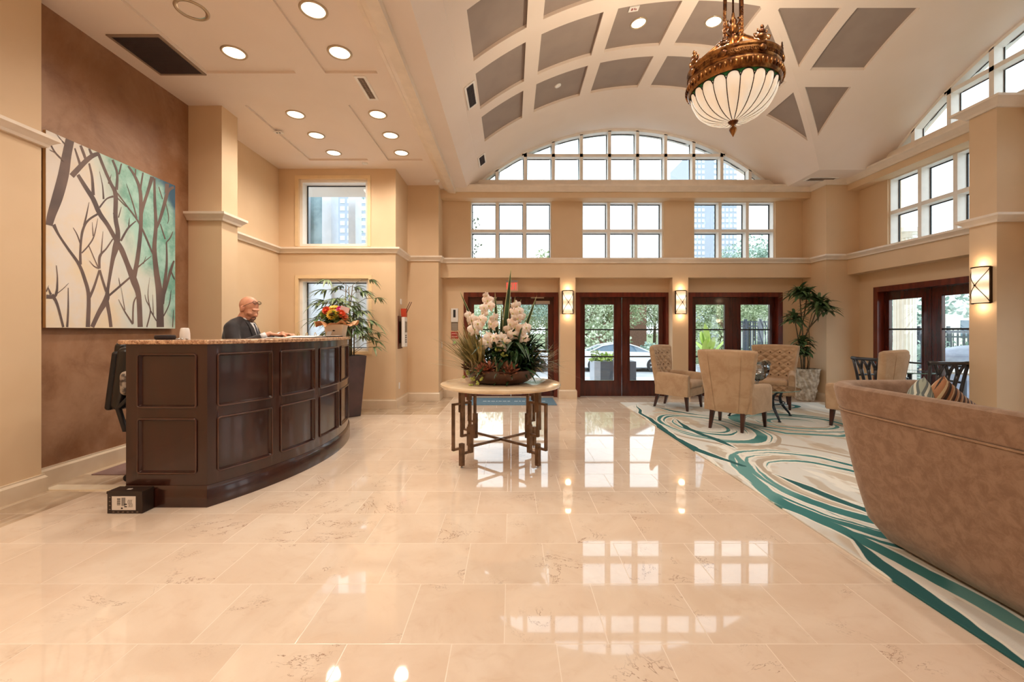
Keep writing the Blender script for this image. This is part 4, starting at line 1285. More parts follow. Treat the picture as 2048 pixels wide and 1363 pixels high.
BR = [
[(195,92,58),(172,200,62),(150,330,72),(112,470,72),(75,580,58),(58,650,46)],
[(205,330,38),(290,240,34),(340,200,30),(388,182,24)],
[(245,322,22),(300,410,27),(345,480,30),(385,570,30),(440,650,26),(490,740,28),(530,810,34),(570,910,32),(610,1010,45),(640,1110,34),(650,1310,34)],
[(318,248,12),(338,340,16),(345,455,22)],
[(225,150,10),(245,210,14),(262,262,18)],[(262,130,16),(285,190,18),(300,235,14)],[(318,150,12),(330,180,16),(345,200,20)],
[(380,190,18),(420,290,18),(460,380,20),(490,450,28),(490,600,28),(505,700,30),(492,790,42),(470,880,26),(440,1060,20),(430,1130,38),(380,1220,30),(338,1310,28)],
[(430,1130,28),(450,1230,22),(460,1310,22)],
[(88,645,24),(120,710,15),(180,800,16),(250,900,20),(290,1000,22),(315,1110,25),(310,1310,28)],
[(385,940,13),(350,1050,16),(315,1130,20)],
[(262,905,18),(262,800,14),(275,690,16),(310,620,14),(382,572,14)],
[(285,650,12),(300,590,10),(318,500,3)],[(262,770,9),(240,710,7),(215,665,3)],
[(270,830,9),(315,780,9),(350,720,8),(375,605,2)],[(345,720,8),(338,630,2)],
[(385,535,12),(430,480,10),(475,462,14)],[(412,480,12),(405,390,6),(385,300,2)],[(445,380,12),(462,320,2)],
[(572,265,12),(620,340,16),(650,430,22),(655,560,24),(652,690,24),(635,850,27),(615,960,30),(605,1010,30)],
[(620,285,8),(618,340,8)],[(668,308,10),(655,390,12),(648,440,14)],
[(728,335,26),(700,430,20),(668,530,20),(655,600,16)],
[(742,345,13),(745,500,18),(752,650,22),(742,800,28),(755,950,34),(775,1100,44),(780,1310,48)],
[(868,402,16),(830,430,22),(802,530,22),(775,620,18),(750,680,16)],[(825,380,26),(820,440,22)],
[(820,760,9),(822,900,14),(806,1050,24),(790,1160,30)],[(862,690,4),(845,730,8),(820,760,8)],
[(770,400,5),(795,480,6)],[(780,640,6),(812,740,9)],[(815,500,4),(835,600,5),(825,640,3)],
[(500,440,8),(560,520,8),(640,630,10),(692,740,12),(725,820,10),(745,860,8)],[(560,380,2),(600,500,7),(628,605,8)],
[(500,470,5),(560,530,6)],[(470,225,12),(500,310,14),(496,420,18)],[(528,250,8),(512,320,10)],
[(524,750,14),(570,670,12),(622,622,7)],[(575,660,8),(580,600,2)],[(508,600,8),(528,530,2)],[(490,600,8),(472,570,2)],
[(600,950,14),(660,900,8),(722,848,4)],[(670,900,6),(688,850,2)],
[(430,1120,14),(500,1060,14),(592,980,12)],[(520,1050,7),(510,990,2)],
[(385,930,14),(388,850,16),(430,800,10),(472,738,8)],[(395,850,8),(408,690,2)],[(382,930,8),(350,915,6),(320,880,2)],[(375,920,6),(315,780,4)],
[(386,940,14),(410,1020,14),(430,1080,16)],
[(75,1100,24),(110,1160,16),(150,1310,14)],[(40,1112,26),(100,1104,18),(112,1000,8),(105,910,4)],[(110,1092,6),(150,1060,4),(185,1025,2)],[(40,1080,8),(55,1040,2)],[(70,1100,14),(50,1050,4)],
[(182,1055,4),(182,1200,10),(175,1310,14)],
[(692,1310,8),(716,1200,7),(690,1140,4),(680,1100,2)],[(714,1190,6),(700,1100,4),(711,990,1)],[(715,1200,6),(755,1270,6)],[(735,1230,5),(730,1100,1)],
[(602,1290,10),(550,1210,7),(508,1130,2)],[(602,1285,10),(608,1150,8),(645,1090,9)],[(550,1200,5),(525,1050,1)],
[(800,1240,8),(838,1160,6),(850,1070,2)],[(868,880,10),(842,960,18),(808,1100,8)],[(850,950,9),(872,1000,6)],[(860,1310,6),(866,1200,3)],
[(70,130,8),(100,180,8),(155,235,9)],[(105,55,2),(135,95,5),(168,130,9)],[(100,180,5),(60,160,3)]]
def px2wall(u, v):
    px = 80+u/3.246; py = 250+v/3.246
    Y = 4.10*F_PX/(1022-px); return Y, CAM_H-(py-662)/F_PX*Y
pt = thing('painting', 'large unframed canvas of bare brown branches on cream and teal on the brown wall', 'painting', (0,0,0))
Y0, Y1, Z0, Z1 = 3.79, 5.25, 1.412, 3.155
b = MB(); b.box(XL+.022,-4.10,Y0,Y1,Z0,Z1,1)
b.add([(-4.0995,Y0,Z0),(-4.0995,Y1,Z0),(-4.0995,Y1,Z1),(-4.0995,Y0,Z1)], [(0,1,2,3)], 0)
bi = 0
def strip(pts):
    global bi
    bi += 1
    X = -4.0988+bi*0.000035
    P = []
    # Catmull-Rom smoothing
    for i in range(len(pts)-1):
        p0 = pts[max(i-1,0)]; p1 = pts[i]; p2 = pts[i+1]; p3 = pts[min(i+2,len(pts)-1)]
        for k in range(6):
            t = k/6
            P.append(tuple(.5*((2*p1[j])+(-p0[j]+p2[j])*t+(2*p0[j]-5*p1[j]+4*p2[j]-p3[j])*t*t+(-p0[j]+3*p1[j]-3*p2[j]+p3[j])*t**3) for j in range(3)))
    P.append(tuple(pts[-1]))
    L = []
    for i, p in enumerate(P):
        a = P[max(i-1,0)]; c = P[min(i+1,len(P)-1)]
        dx, dy = c[0]-a[0], c[1]-a[1]; l = math.hypot(dx,dy) or 1
        w = max(p[2],1.5)/2
        for s in (1,-1):
            Y, Z = px2wall(p[0]-dy/l*w*s, p[1]+dx/l*w*s)
            L.append((X, min(max(Y,Y0),Y1), min(max(Z,Z0),Z1)))
    b.add(L, [(2*i,2*i+2,2*i+3,2*i+1) for i in range(len(P)-1)], 2)
for br in BR: strip(br)
b.build('canvas', [canvas_mat(), M_canvas_side, M_branch], pt)

# ---------------------------------------------------------------- round table
M_tstone = mat('cream_marble_top', lin(232,212,182), .12, col2=lin(216,190,156), vs=5, vd=6)
M_tmetal = mat('antique_brown_metal', lin(132,102,76), .42, .5, col2=lin(104,78,56), vs=12)
TXc, TYc, TZ = -.113, 4.74, .818
tb = thing('round_table', 'round cream marble topped table on brown fretwork metal legs in the middle of the lobby', 'table', (TXc,TYc,0))
MB().lathe([(.002,TZ-.045),(.62,TZ-.045),(.648,TZ-.038),(.66,TZ-.022),(.655,TZ-.006),(.64,TZ),(.002,TZ)], n=80).build('marble_top', M_tstone, tb, smooth='auto')
for k in range(4):
    a = PI/4+k*PI/2; b = MB()
    b.M = Matrix.Rotation(a,4,'Z')          # local x = radial outwards
    R = .545; w = .024
    def fb(x0,x1,z0,z1,t=.016): b.box(x0,x1,-t,t,z0,z1)
    fb(R-.022,R+.022,.02,.245,.022)                 # foot post
    fb(R+.095,R+.118,.19,.66); fb(R-.118,R+.118,.64,.66); fb(R-.118,R-.095,.13,.66); fb(R+.015,R+.118,.19,.21); fb(R-.118,R-.01,.13,.15)
    fb(R-.026,R+.026,.56,.775,.022)                 # upper post
    fb(R-.012,R+.012,.31,.56); fb(R-.105,R-.0,.31,.33)
    fb(R-.135,R-.092,.13,.42,.022)
    b.M = None
    lg = b.build('leg', M_tmetal, tb, bevel=.002)
    f = MB(); f.lathe([(.014,0),(.014,.006),(.006,.008),(.006,.02)], (R*math.cos(a),R*math.sin(a),0), n=12); f.build('glide', M_steel, lg, smooth=True)
b = MB()
for a in (PI/4, -PI/4):
    b.M = Matrix.Rotation(a,4,'Z'); b.box(-.44,.44,-.009,.009,.18,.205); b.M = None
b.build('cross_stretcher', M_tmetal, tb)

# ---------------------------------------------------------------- flower arrangement
M_bowl = mat('dark_brown_glazed_bowl', lin(62,34,24), .3, col2=lin(84,48,32), vs=3, coat=.3)
M_leaf = mat('deep_green_leaf', lin(56,88,50), .4, col2=lin(30,54,30), vs=9)
M_leaf_m = mat('mid_green_leaf', lin(78,112,62), .45, col2=lin(52,84,44), vs=9)
M_grass = mat('olive_bronze_grass', lin(130,118,72), .5, col2=lin(176,162,112), vs=7)
M_grass_p = mat('pale_grass_blade', lin(186,172,142), .5)
M_petalw = mat('white_orchid_petal', lin(248,240,230), .5, col2=lin(238,212,194), vs=30)
M_petaly = mat('orchid_throat', lin(196,196,90), .5)
M_succ = mat('coral_succulent', lin(206,132,104), .5, col2=lin(150,92,70), vs=30)
M_succ_d = mat('bronze_succulent', lin(128,92,66), .5, col2=lin(96,80,56), vs=20)
M_lime = mat('lime_bud', lin(176,186,96), .5)
M_vari = mat('cream_edged_leaf', lin(216,212,160), .45)
M_soil = mat('dark_potting_soil', lin(48,36,28), .9, bump=.6, bs_=70)
fa = thing('flower_arrangement', 'tall white orchid, grass and coral succulent arrangement in a brown bowl on the round table', 'flower arrangement', (TXc-.0,TYc,TZ))
MB().lathe([(.002,0),(.24,0),(.30,.02),(.37,.075),(.398,.13),(.40,.15),(.39,.155),(.375,.13),(.002,.12)], n=64).build('bowl', M_bowl, fa, smooth='auto')
MB().lathe([(.38,.13),(.2,.15),(.002,.16)], n=30).build('soil', M_soil, fa, smooth=True)
R_ = random.Random(3)
def tuft(cx, cy, n, L, az0, az1, m, name, el=(.5,1.4), w=.012, dr=(.15,.5), z=.12):
    for k in range(n):
        pass
    b = MB()
    for k in range(n):
        az = R_.uniform(az0, az1); e = R_.uniform(*el); l = L*R_.uniform(.6,1.1)
        b.blade((cx+R_.uniform(-.05,.05), cy+R_.uniform(-.05,.05), z), (math.cos(az)*math.cos(e), math.sin(az)*math.cos(e), math.sin(e)), l, w*R_.uniform(.7,1.2), R_.uniform(*dr), 5)
    return b.build(name, m, fa)
tuft(-.24,-.05,120,.70,PI*.6,PI*1.45,M_grass,'grass_tuft',(.75,1.4),.017,(.05,.35))
tuft(-.22,-.10,90,.56,PI*.7,PI*1.6,M_grass,'grass_tuft',(.65,1.35),.018,(.05,.35))
tuft(-.30,-.06,34,.58,PI*.75,PI*1.3,M_grass_p,'pale_grass_tuft',(.25,.9),.006,(.05,.3))
tuft(-.24,-.22,34,.26,PI*.8,PI*1.7,M_grass_p,'pale_grass_tuft',(.3,1.3),.010,(.1,.4))
tuft(.28,.0,60,.56,-PI*.45,PI*.4,M_grass,'grass_tuft',(.3,1.2),.010,(.1,.5))
tuft(.32,.0,34,.56,-PI*.3,PI*.25,M_grass_p,'pale_grass_tuft',(.15,.8),.006,(.0,.4))
# dense dark foliage mound
for (cx,cy,n,L,w) in ((.12,-.12,90,.34,.045),(.22,-.05,90,.36,.04),(-.04,-.14,60,.28,.045),(.30,-.02,70,.30,.035),(.05,-.05,60,.26,.055),(.2,-.08,70,.28,.05),(.28,-.1,50,.22,.045),(-.05,.1,50,.3,.05),(.1,.12,40,.34,.05)):
    b = MB()
    for k in range(n):
        az = R_.uniform(0,2*PI); e = R_.uniform(-.05,1.35); r0 = R_.uniform(0,.13)
        b.blade((cx+r0*math.cos(az), cy+r0*math.sin(az), .13+R_.uniform(0,.33)), (math.cos(az)*math.cos(e), math.sin(az)*math.cos(e), math.sin(e)), L*R_.uniform(.55,1), w*R_.uniform(.6,1.1), R_.uniform(.2,.8), 4)
    b.build('foliage_clump', M_leaf, fa)
for (x,y,z,az,e,L,w) in ((.12,-.18,.30,1.9,1.35,.28,.11),(.16,-.2,.34,.3,.55,.26,.12),(.02,-.2,.36,-1.9,.5,.2,.10),(.22,-.2,.30,-.3,.4,.24,.10),(.1,-.24,.22,.4,.4,.2,.09),(-.02,-.22,.25,2.8,.3,.2,.08)):
    b = MB(); b.blade((x,y,z),(math.cos(az)*math.cos(e),math.sin(az)*math.cos(e),math.sin(e)),L,w,.25,6,fold=.1); b.build('broad_leaf', M_leaf_m, fa, smooth=True)
# variegated sword leaves
for (x,y,dx,dz,L,w) in ((.0,-.02,.10,1,1.16,.075),(-.02,0,-.05,1,.88,.05),(.06,0,.12,1,.84,.05),(-.08,0,-.42,1,.98,.045),(.05,.02,.22,1,.82,.045),(.0,-.06,.02,1,.72,.05),(.1,.05,.36,1,.9,.05),(-.05,-.04,-.12,1,.62,.05)):
    b = MB(); b.blade((x,y,.12),(dx,0.02,dz),L,w*.85,0.0,8,0,fold=.1,up=(0,1,0)); b.blade((x,y-.012,.12),(dx,0.02,dz),L*.97,w*.6,0.0,8,1,fold=.1,up=(0,1,0))
    b.build('sword_leaf', [M_vari, M_leaf], fa)
def orchid(parent, p, s, face, seed):
    r = random.Random(seed)
    f = Vector(face).normalized(); q = f.to_track_quat('Z','Y').to_matrix().to_4x4()
    b = MB(); b.M = Matrix.Translation(p) @ q @ Matrix.Rotation(r.uniform(-.4,.4),4,'Z')
    for k in range(5):
        a = PI/2+2*PI*k/5; w = .066*s if k in (1,4) else .034*s; L = .058*s
        def fn(u,v,a=a,w=w,L=L):
            y = L*v; x = (u-.5)*w*math.sin(PI*(.10+.86*v))**.7
            z = .010*s*math.cos((u-.5)*PI)-.02*s*v*v
            return (math.cos(a)*y-math.sin(a)*x, math.sin(a)*y+math.cos(a)*x, z)
        b.grid(fn, 4, 5)
    b.sphere((0,-.004,.008*s),(.006*s,.009*s,.008*s),8,6,1)
    b.M = None
    o = b.build('orchid_blossom', [M_petalw, M_petaly], parent, smooth=True)
stems = [([(-.06,0,.12),(-.12,-.02,.45),(-.17,-.05,.72),(-.15,-.08,.93)], [(-.15,-.10,.92,1.2),(-.19,-.12,.84,1.0),(-.13,-.12,.86,1.1),(-.20,-.10,.78,1.0),(-.17,-.1,.98,.7)]),
         ([(-.1,0,.12),(-.2,-.05,.45),(-.3,-.1,.66),(-.36,-.12,.70)], [(-.33,-.14,.70,1.3),(-.26,-.16,.66,1.4),(-.22,-.15,.71,1.1),(-.30,-.17,.60,1.3),(-.37,-.12,.76,.9)]),
         ([(-.02,0,.12),(-.04,-.05,.45),(-.1,-.1,.66)], [(-.10,-.16,.66,1.3),(-.06,-.18,.72,1.1),(-.12,-.18,.52,1.2),(-.15,-.2,.46,1.5),(-.07,-.2,.50,1.3)]),
         ([(.05,0,.12),(.12,-.03,.5),(.19,-.06,.76),(.2,-.08,.86)], [(.19,-.1,.86,1.1),(.22,-.12,.80,1.1),(.15,-.14,.78,1.1),(.2,-.14,.72,1.2),(.24,-.1,.74,1.0)]),
         ([(.06,0,.12),(.14,-.05,.4),(.22,-.1,.6),(.3,-.1,.6)], [(.18,-.17,.62,1.4),(.12,-.18,.66,1.2),(.24,-.16,.58,1.4),(.16,-.19,.54,1.4),(.30,-.14,.62,1.1),(.27,-.17,.50,1.2),(.1,-.17,.60,1.1)]),
         ([(.0,0,.12),(.01,-.1,.35),(.02,-.15,.5)], [(.02,-.21,.50,1.2),(.06,-.22,.46,1.1),(.03,-.22,.42,1.2),(-.01,-.21,.44,1.0)])]
sd = 10
for pts, bl in stems:
    b = MB(); b.tube(pts, .005, 6); st = b.build('orchid_stem', M_leaf_m, fa, smooth=True)
    for (x,y,z,s) in bl:
        sd += 1; rr = random.Random(sd)
        orchid(st, (x*.92,y,z*.97), s*1.0, (rr.uniform(-1.1,1.1), -1, rr.uniform(-.7,.5)), sd)
def rosette(c, r, m, n1=9, tiltx=-.6, nm='succulent'):
    b = MB()
    for lay, (n, l, e) in enumerate(((n1, r, .35),(n1-2, r*.75, .75),(n1-4, r*.5, 1.1))):
        for k in range(n):
            a = 2*PI*k/n+lay*.3
            d = Vector((math.cos(a)*math.cos(e), math.sin(a)*math.cos(e), math.sin(e))); d.rotate(Euler((-tiltx,0,0)) if False else Euler((tiltx*-1,0,0)))
            b.blade(c, d, l, l*.42, -.1, 4, fold=.3, up=(0.1,-.5,1))
    b.build(nm, m, fa, smooth=True)
rosette((-.15,-.30,.16), .13, M_succ, 11); rosette((.04,-.31,.15), .15, M_succ_d, 10); rosette((.10,-.33,.14), .12, M_succ, 9)
rosette((-.34,-.18,.17), .09, M_succ_d, 9); rosette((-.20,-.33,.13), .08, M_grass, 8)
for k,(x,y,z) in enumerate(((-.37,-.16,.19),(-.33,-.23,.13),(-.38,-.17,.08),(-.28,-.30,.07),(-.22,-.36,.04),(-.3,-.31,.00),(-.18,-.37,.07),(.02,-.26,.32),(.06,-.27,.30),(-.03,-.25,.37),(.33,-.18,.30),(.36,-.1,.4))):
    b = MB()
    for q in range(5): b.sphere((x+R_.uniform(-.018,.018),y+R_.uniform(-.018,.018),max(z+R_.uniform(-.018,.018),.009)),R_.uniform(.008,.014),8,6)
    b.build('bud_cluster', M_lime, fa, smooth=True)
b = MB(); b.tube([(-.12,-.28,.15),(-.05,-.36,.30),(-.03,-.38,.18),(-.03,-.39,.10)], [.006,.014,.012,.004], 6, flat=.3); b.build('drooping_leaf', M_grass, fa, smooth=True)

# ---------------------------------------------------------------- bouquet in a white box on the counter
bq = thing('bouquet_box', 'white box of sunflowers and mixed blooms in brown paper on the far counter end', 'bouquet', (-2.22,5.46,ZT), .12)
M_box = mat('cream_gift_box', lin(238,222,198), .5)
b = MB(); b.frustum((0,0,0),(.19,.19),(0,0,.155),(.235,.235)); b.build('gift_box', M_box, bq, bevel=.003)
b = MB(); b.M = Matrix.Translation((0,-.108,.075)) @ Matrix.Rotation(-.14*1,4,'X'); b.add([(-.022,-.001,0),(0,-.001,-.010),(.022,-.001,0),(0,-.001,.010)], [(0,1,2,3)]); b.M = None; b.build('diamond_mark', M_ink, bq)
M_kraft = mat('kraft_wrapping_paper', lin(214,160,112), .55, col2=lin(190,128,84), vs=9)
b = MB()
def kraft(u,v):
    a = 2*PI*u; r = .10+.155*v+.02*math.sin(7*a)*v; z = .15+.045*v+.03*math.sin(5*a+1)*v+.018*math.sin(11*a)*v-.03*v*v
    return (r*math.cos(a), r*math.sin(a), z)
b.grid(kraft, 80, 6); b.build('paper_wrap', M_kraft, bq, smooth=True)
R2 = random.Random(5)
for k in range(10):
    b = MB()
    a = 2*PI*k/10
    for q in range(34):
        az = a+R2.uniform(-.6,.6); e = R2.uniform(.1,1.3)
        b.blade((.07*math.cos(a),.07*math.sin(a),.17+R2.uniform(0,.1)),(math.cos(az)*math.cos(e),math.sin(az)*math.cos(e),math.sin(e)),R2.uniform(.08,.17),.05,.3,3)
    b.build('leaf_sprig', M_leaf_m if k%2 else mat('pale_green_leaf%d'%k, lin(140,168,96), .5), bq)
def bloom(c, r, mp, mc, n=16, lay=2, d=(0,-1,.45), name='bloom'):
    q = Vector(d).normalized().to_track_quat('Z','Y').to_matrix().to_4x4()
    b = MB(); b.M = Matrix.Translation(c) @ q
    for l in range(lay):
        for k in range(n):
            a = 2*PI*(k+.5*l)/n; e = .15+.5*l
            b.blade((math.cos(a)*r*.25,math.sin(a)*r*.25,0),(math.cos(a)*math.cos(e),math.sin(a)*math.cos(e),math.sin(e)),r*(.8-.12*l),r*.36,.1,3)
    b.sphere((0,0,.006),(r*.36,r*.36,r*.16),12,8,1); b.M = None
    b.build(name, [mp, mc], bq, smooth=True)
M_sun = mat('sunflower_yellow', lin(248,200,70), .5); M_sunc = mat('sunflower_centre', lin(96,50,20), .8)
M_ored = mat('orange_red_bloom', lin(230,84,44), .5); M_pink = mat('magenta_bloom', lin(214,48,120), .5)
bloom((-.01,-.13,.275), .075, M_sun, M_sunc, 18, 2, (0,-1,.35), 'sunflower')
bloom((-.02,-.02,.36), .07, M_sun, mat('olive_centre', lin(150,150,60),.7), 18, 2, (0,-.4,1), 'sunflower')
bloom((-.10,-.08,.33), .06, M_ored, M_ored, 14, 3, (-.4,-1,.5), 'dahlia'); bloom((.09,-.11,.29), .06, M_ored, M_ored, 14, 3, (.3,-1,.4), 'dahlia')
bloom((.06,-.05,.345), .055, M_pink, M_pink, 14, 3, (.1,-.8,.7), 'carnation'); bloom((.13,-.09,.24), .05, mat('peach_bloom',lin(226,140,96),.5), M_ored, 12, 3, (.4,-1,.3), 'rose')
bloom((-.15,-.03,.28), .05, mat('lime_bloom',lin(170,190,90),.5), M_leaf_m, 12, 3, (-.6,-.8,.4), 'chrysanthemum')
b = MB(); b.M = Matrix.Translation((.13,-.10,.34)) @ Matrix.Rotation(.35,4,'Y') @ Matrix.Rotation(.15,4,'X'); b.box(-.055,.055,-.001,.001,-.035,.035); b.M = None; b.build('gift_card', mat('blush_card', lin(240,206,206),.6), bq)

# ---------------------------------------------------------------- fan palm in a tall planter
M_planter = mat('dark_brown_planter', lin(74,44,42), .3, col2=lin(58,34,32), vs=4, coat=.2)
M_palm = mat('palm_leaf', lin(70,98,58), .35, col2=lin(136,154,112), vs=6)
M_stem = mat('brown_cane', lin(84,68,44), .6, col2=lin(110,92,60), vs=20)
def planter_square(parent, h, top, bot, m, name='planter'):
    b = MB(); b.frustum((0,0,0),(bot,bot),(0,0,h),(top,top)); 
    o = b.build(name, m, parent, bevel=.012, seg=3); 
    b = MB(); b.box(-top/2+.02,top/2-.02,-top/2+.02,top/2-.02,h-.01,h+.003); b.build('soil', M_soil, parent)
pm = thing('fan_palm', 'leafy fan palm in a tall tapered dark planter behind the far end of the desk', 'potted plant', (-2.60,7.02,0), .72)
planter_square(pm, .985, .36, .22, M_planter)
R3 = random.Random(11)
canes = []
for k in range(8):
    x0, y0 = R3.uniform(-.10,.10), R3.uniform(-.08,.08); h = R3.uniform(1.45,2.15)
    x1, y1 = x0+R3.uniform(-.22,.16), y0+R3.uniform(-.12,.08)
    b = MB(); b.tube([(x0,y0,.97),(x0*1.1,y0*1.1,1.3),((x0+x1)/2,(y0+y1)/2,(1.3+h)/2),(x1,y1,h)], [.012,.011,.010,.006], 7)
    b.build('cane', M_stem, pm, smooth=True); canes.append((x0,y0,x1,y1,h))
def fan(parent, base, hub, L, nl, seed, m, name='frond', w=.042, wmin=.6):
    r = random.Random(seed); b = MB()
    base, hub = Vector(base), Vector(hub)
    mid = (base+hub)/2+Vector((0,0,.05))
    b.tube([base, mid, hub], .004, 5, 1)
    d = (hub-base); d.z *= .4
    if d.length < 1e-3: d = Vector((1,0,0))
    d.normalize(); s = d.cross(Vector((0,0,1))); s.normalize()
    for k in range(nl):
        a = -1.25+2.5*k/(nl-1)+r.uniform(-.08,.08)
        dd = d*math.cos(a)+s*math.sin(a)+Vector((0,0,r.uniform(-.1,.3)))
        b.blade(hub, dd, L*r.uniform(wmin,1.05)*(1-.25*abs(a)/1.25), w*r.uniform(.7,1.15), r.uniform(.35,.9), 5, 0, fold=.12, tip=.02)
    return b.build(name, [m, M_stem], parent)
cnt = 0
for (x0,y0,x1,y1,h) in canes:
    for q in range(8):
        t_ = 1-q*.085; z = .97+(h-.97)*t_; bx = x0+(x1-x0)*t_; by = y0+(y1-y0)*t_
        a = R3.uniform(0,2*PI); rr = R3.uniform(.14,.42)
        cnt += 1
        fan(pm, (bx,by,z), (bx+rr*math.cos(a), by+rr*math.sin(a)*.65, z+R3.uniform(-.02,.14)), R3.uniform(.24,.38), R3.choice((7,8,9)), 100+cnt, M_palm)
# low side shoots
for (hx,hy,hz) in ((-.42,-.1,1.35),(-.48,0,1.62),(.36,-.1,1.22),(.3,-.15,1.12),(.42,0,1.35),(-.2,-.2,1.15)):
    cnt += 1; fan(pm, (0,0,max(1.0,hz-.2)), (hx,hy,hz), .26, 6, 300+cnt, M_palm)

# ---------------------------------------------------------------- corner plant in a carved stone pot
M_stonepot = mat('carved_grey_stone', lin(222,212,196), .75, col2=lin(176,160,140), vs=14, bump=.5, bs_=30)
dp = thing('corner_plant', 'tall leafy corner plant in a carved pale stone pot by the right corner pier', 'potted plant', (5.86,8.58,0))
def pot(u, v):
    prof = [(.13,0),(.155,.02),(.17,.12),(.195,.30),(.22,.48),(.235,.60),(.238,.635),(.225,.64)]
    k = v*(len(prof)-1); i = min(int(k), len(prof)-2); f = k-i
    r = prof[i][0]*(1-f)+prof[i+1][0]*f; z = prof[i][1]*(1-f)+prof[i+1][1]*f
    a = 2*PI*u; c = 1/max(abs(math.cos(a)),abs(math.sin(a))); r *= 1+.13*(c-1)*1.6
    rel = 0
    if .06 < v < .92:
        rel = .012*math.sin(a*8+3*math.sin(z*14))*math.sin(z*16+math.cos(a*4)*2)
        rel += .008*math.sin(a*16+z*30)
    return ((r+rel)*math.cos(a), (r+rel)*math.sin(a), z)
b = MB(); b.grid(pot, 180, 84); b.build('stone_pot', M_stonepot, dp, smooth=True, weld=True)
MB().lathe([(.215,.60),(.002,.61)], n=24).build('soil', M_soil, dp)
def rosette_leaf(parent, c, n, L, seed, w=.045, droop=.8, base=None):
    r = random.Random(seed); b = MB()
    if base: b.tube([base, ((base[0]+c[0])/2+.02,(base[1]+c[1])/2,(base[2]+c[2])/2), c], [.014,.012,.009], 7, 1)
    for k in range(n):
        a = 2*PI*k/n*2.4+r.uniform(-.3,.3); e = r.uniform(.05,1.25)
        b.blade((c[0],c[1],c[2]+r.uniform(-.08,.05)),(math.cos(a)*math.cos(e),math.sin(a)*math.cos(e)*.8,math.sin(e)),L*r.uniform(.7,1.1),w*r.uniform(.8,1.2),r.uniform(.5,1)*droop,5,0,fold=.15)
    return b.build('branch_head', [M_palm2, M_stem], parent)
M_palm2 = mat('dark_glossy_strap_leaf', lin(78,104,68), .3, col2=lin(84,112,70), vs=6)
for i,(cx,cy,cz,n,L,base) in enumerate(((-.14,-.05,2.02,46,.36,(.02,0,.6)),(.0,-.1,1.95,34,.34,(-.05,.02,1.3)),(.22,-.02,1.78,52,.42,(.06,.03,1.25)),(.38,-.02,1.72,26,.30,(.1,.02,1.4)),(-.26,-.05,1.55,34,.32,(-.04,-.04,.6)),(-.08,-.08,1.12,34,.30,(-.02,-.08,.6)),(-.2,-.1,.98,22,.28,(-.06,-.06,.6)),(.0,-.1,.92,16,.24,(.06,-.05,.6)))):
    rosette_leaf(dp, (cx*.80-.20,cy-(.40 if cx > .1 else .26),cz*1.06), int(n*1.7), L*1.0, 40+i, w=.062, base=(base[0]-.04,base[1],base[2]))
b = MB(); b.tube([(.12,.05,.6),(.14,.04,1.0),(.12,.06,1.45),(.16,.02,1.74)], [.006,.006,.006,.006], 6)
for k in range(16): b.blade((.13,.05,.66+k*.05),(R3.uniform(-1,1),R3.uniform(-1,1),.2),.03,.016,.3,2,1)
b.build('thin_vine', [M_stem, M_palm2], dp)
# ================================================================ tufted armchairs
def velvet(name, c1, c2, vs=5):
    m, nt, bs = new_mat(name)
    vec, x, y, z = obj_coords(nt)
    a = e_noise(vec, vs, 6, .7, .5)
    c = e_mix(e_smooth(a, .35, .65), c1, c2)
    nt.links.new(c, bs.inputs['Base Color'])
    bs.inputs['Roughness'].default_value = .85; bs.inputs['Specular IOR Level'].default_value = .2
    bs.inputs['Sheen Weight'].default_value = .35; bs.inputs['Sheen Roughness'].default_value = .45
    bs.inputs['Sheen Tint'].default_value = (1,.9,.8,1)
    add_bump(nt, bs, e_noise(vec, 160, 3), .15, .002)
    return m
M_velvet = velvet('tan_velvet', lin(198,170,140), lin(182,152,122))
M_button = mat('dark_button_dimple', lin(96,66,46), .8)
M_velvet_in = velvet('tan_velvet_inner', lin(192,162,132), lin(176,146,116))
M_darkwood = mat('dark_walnut_leg', lin(70,30,20), .3, col2=lin(48,20,14), vs=6, coat=.3)
def soft(name, m, parent, x0,x1,y0,y1,z0,z1, r, taper=None, seg=4):
    b = MB(); b.box(x0,x1,y0,y1,z0,z1)
    if taper:
        b.v = [taper(*p) for p in b.v]
    return b.build(name, m, parent, bevel=r, seg=seg)
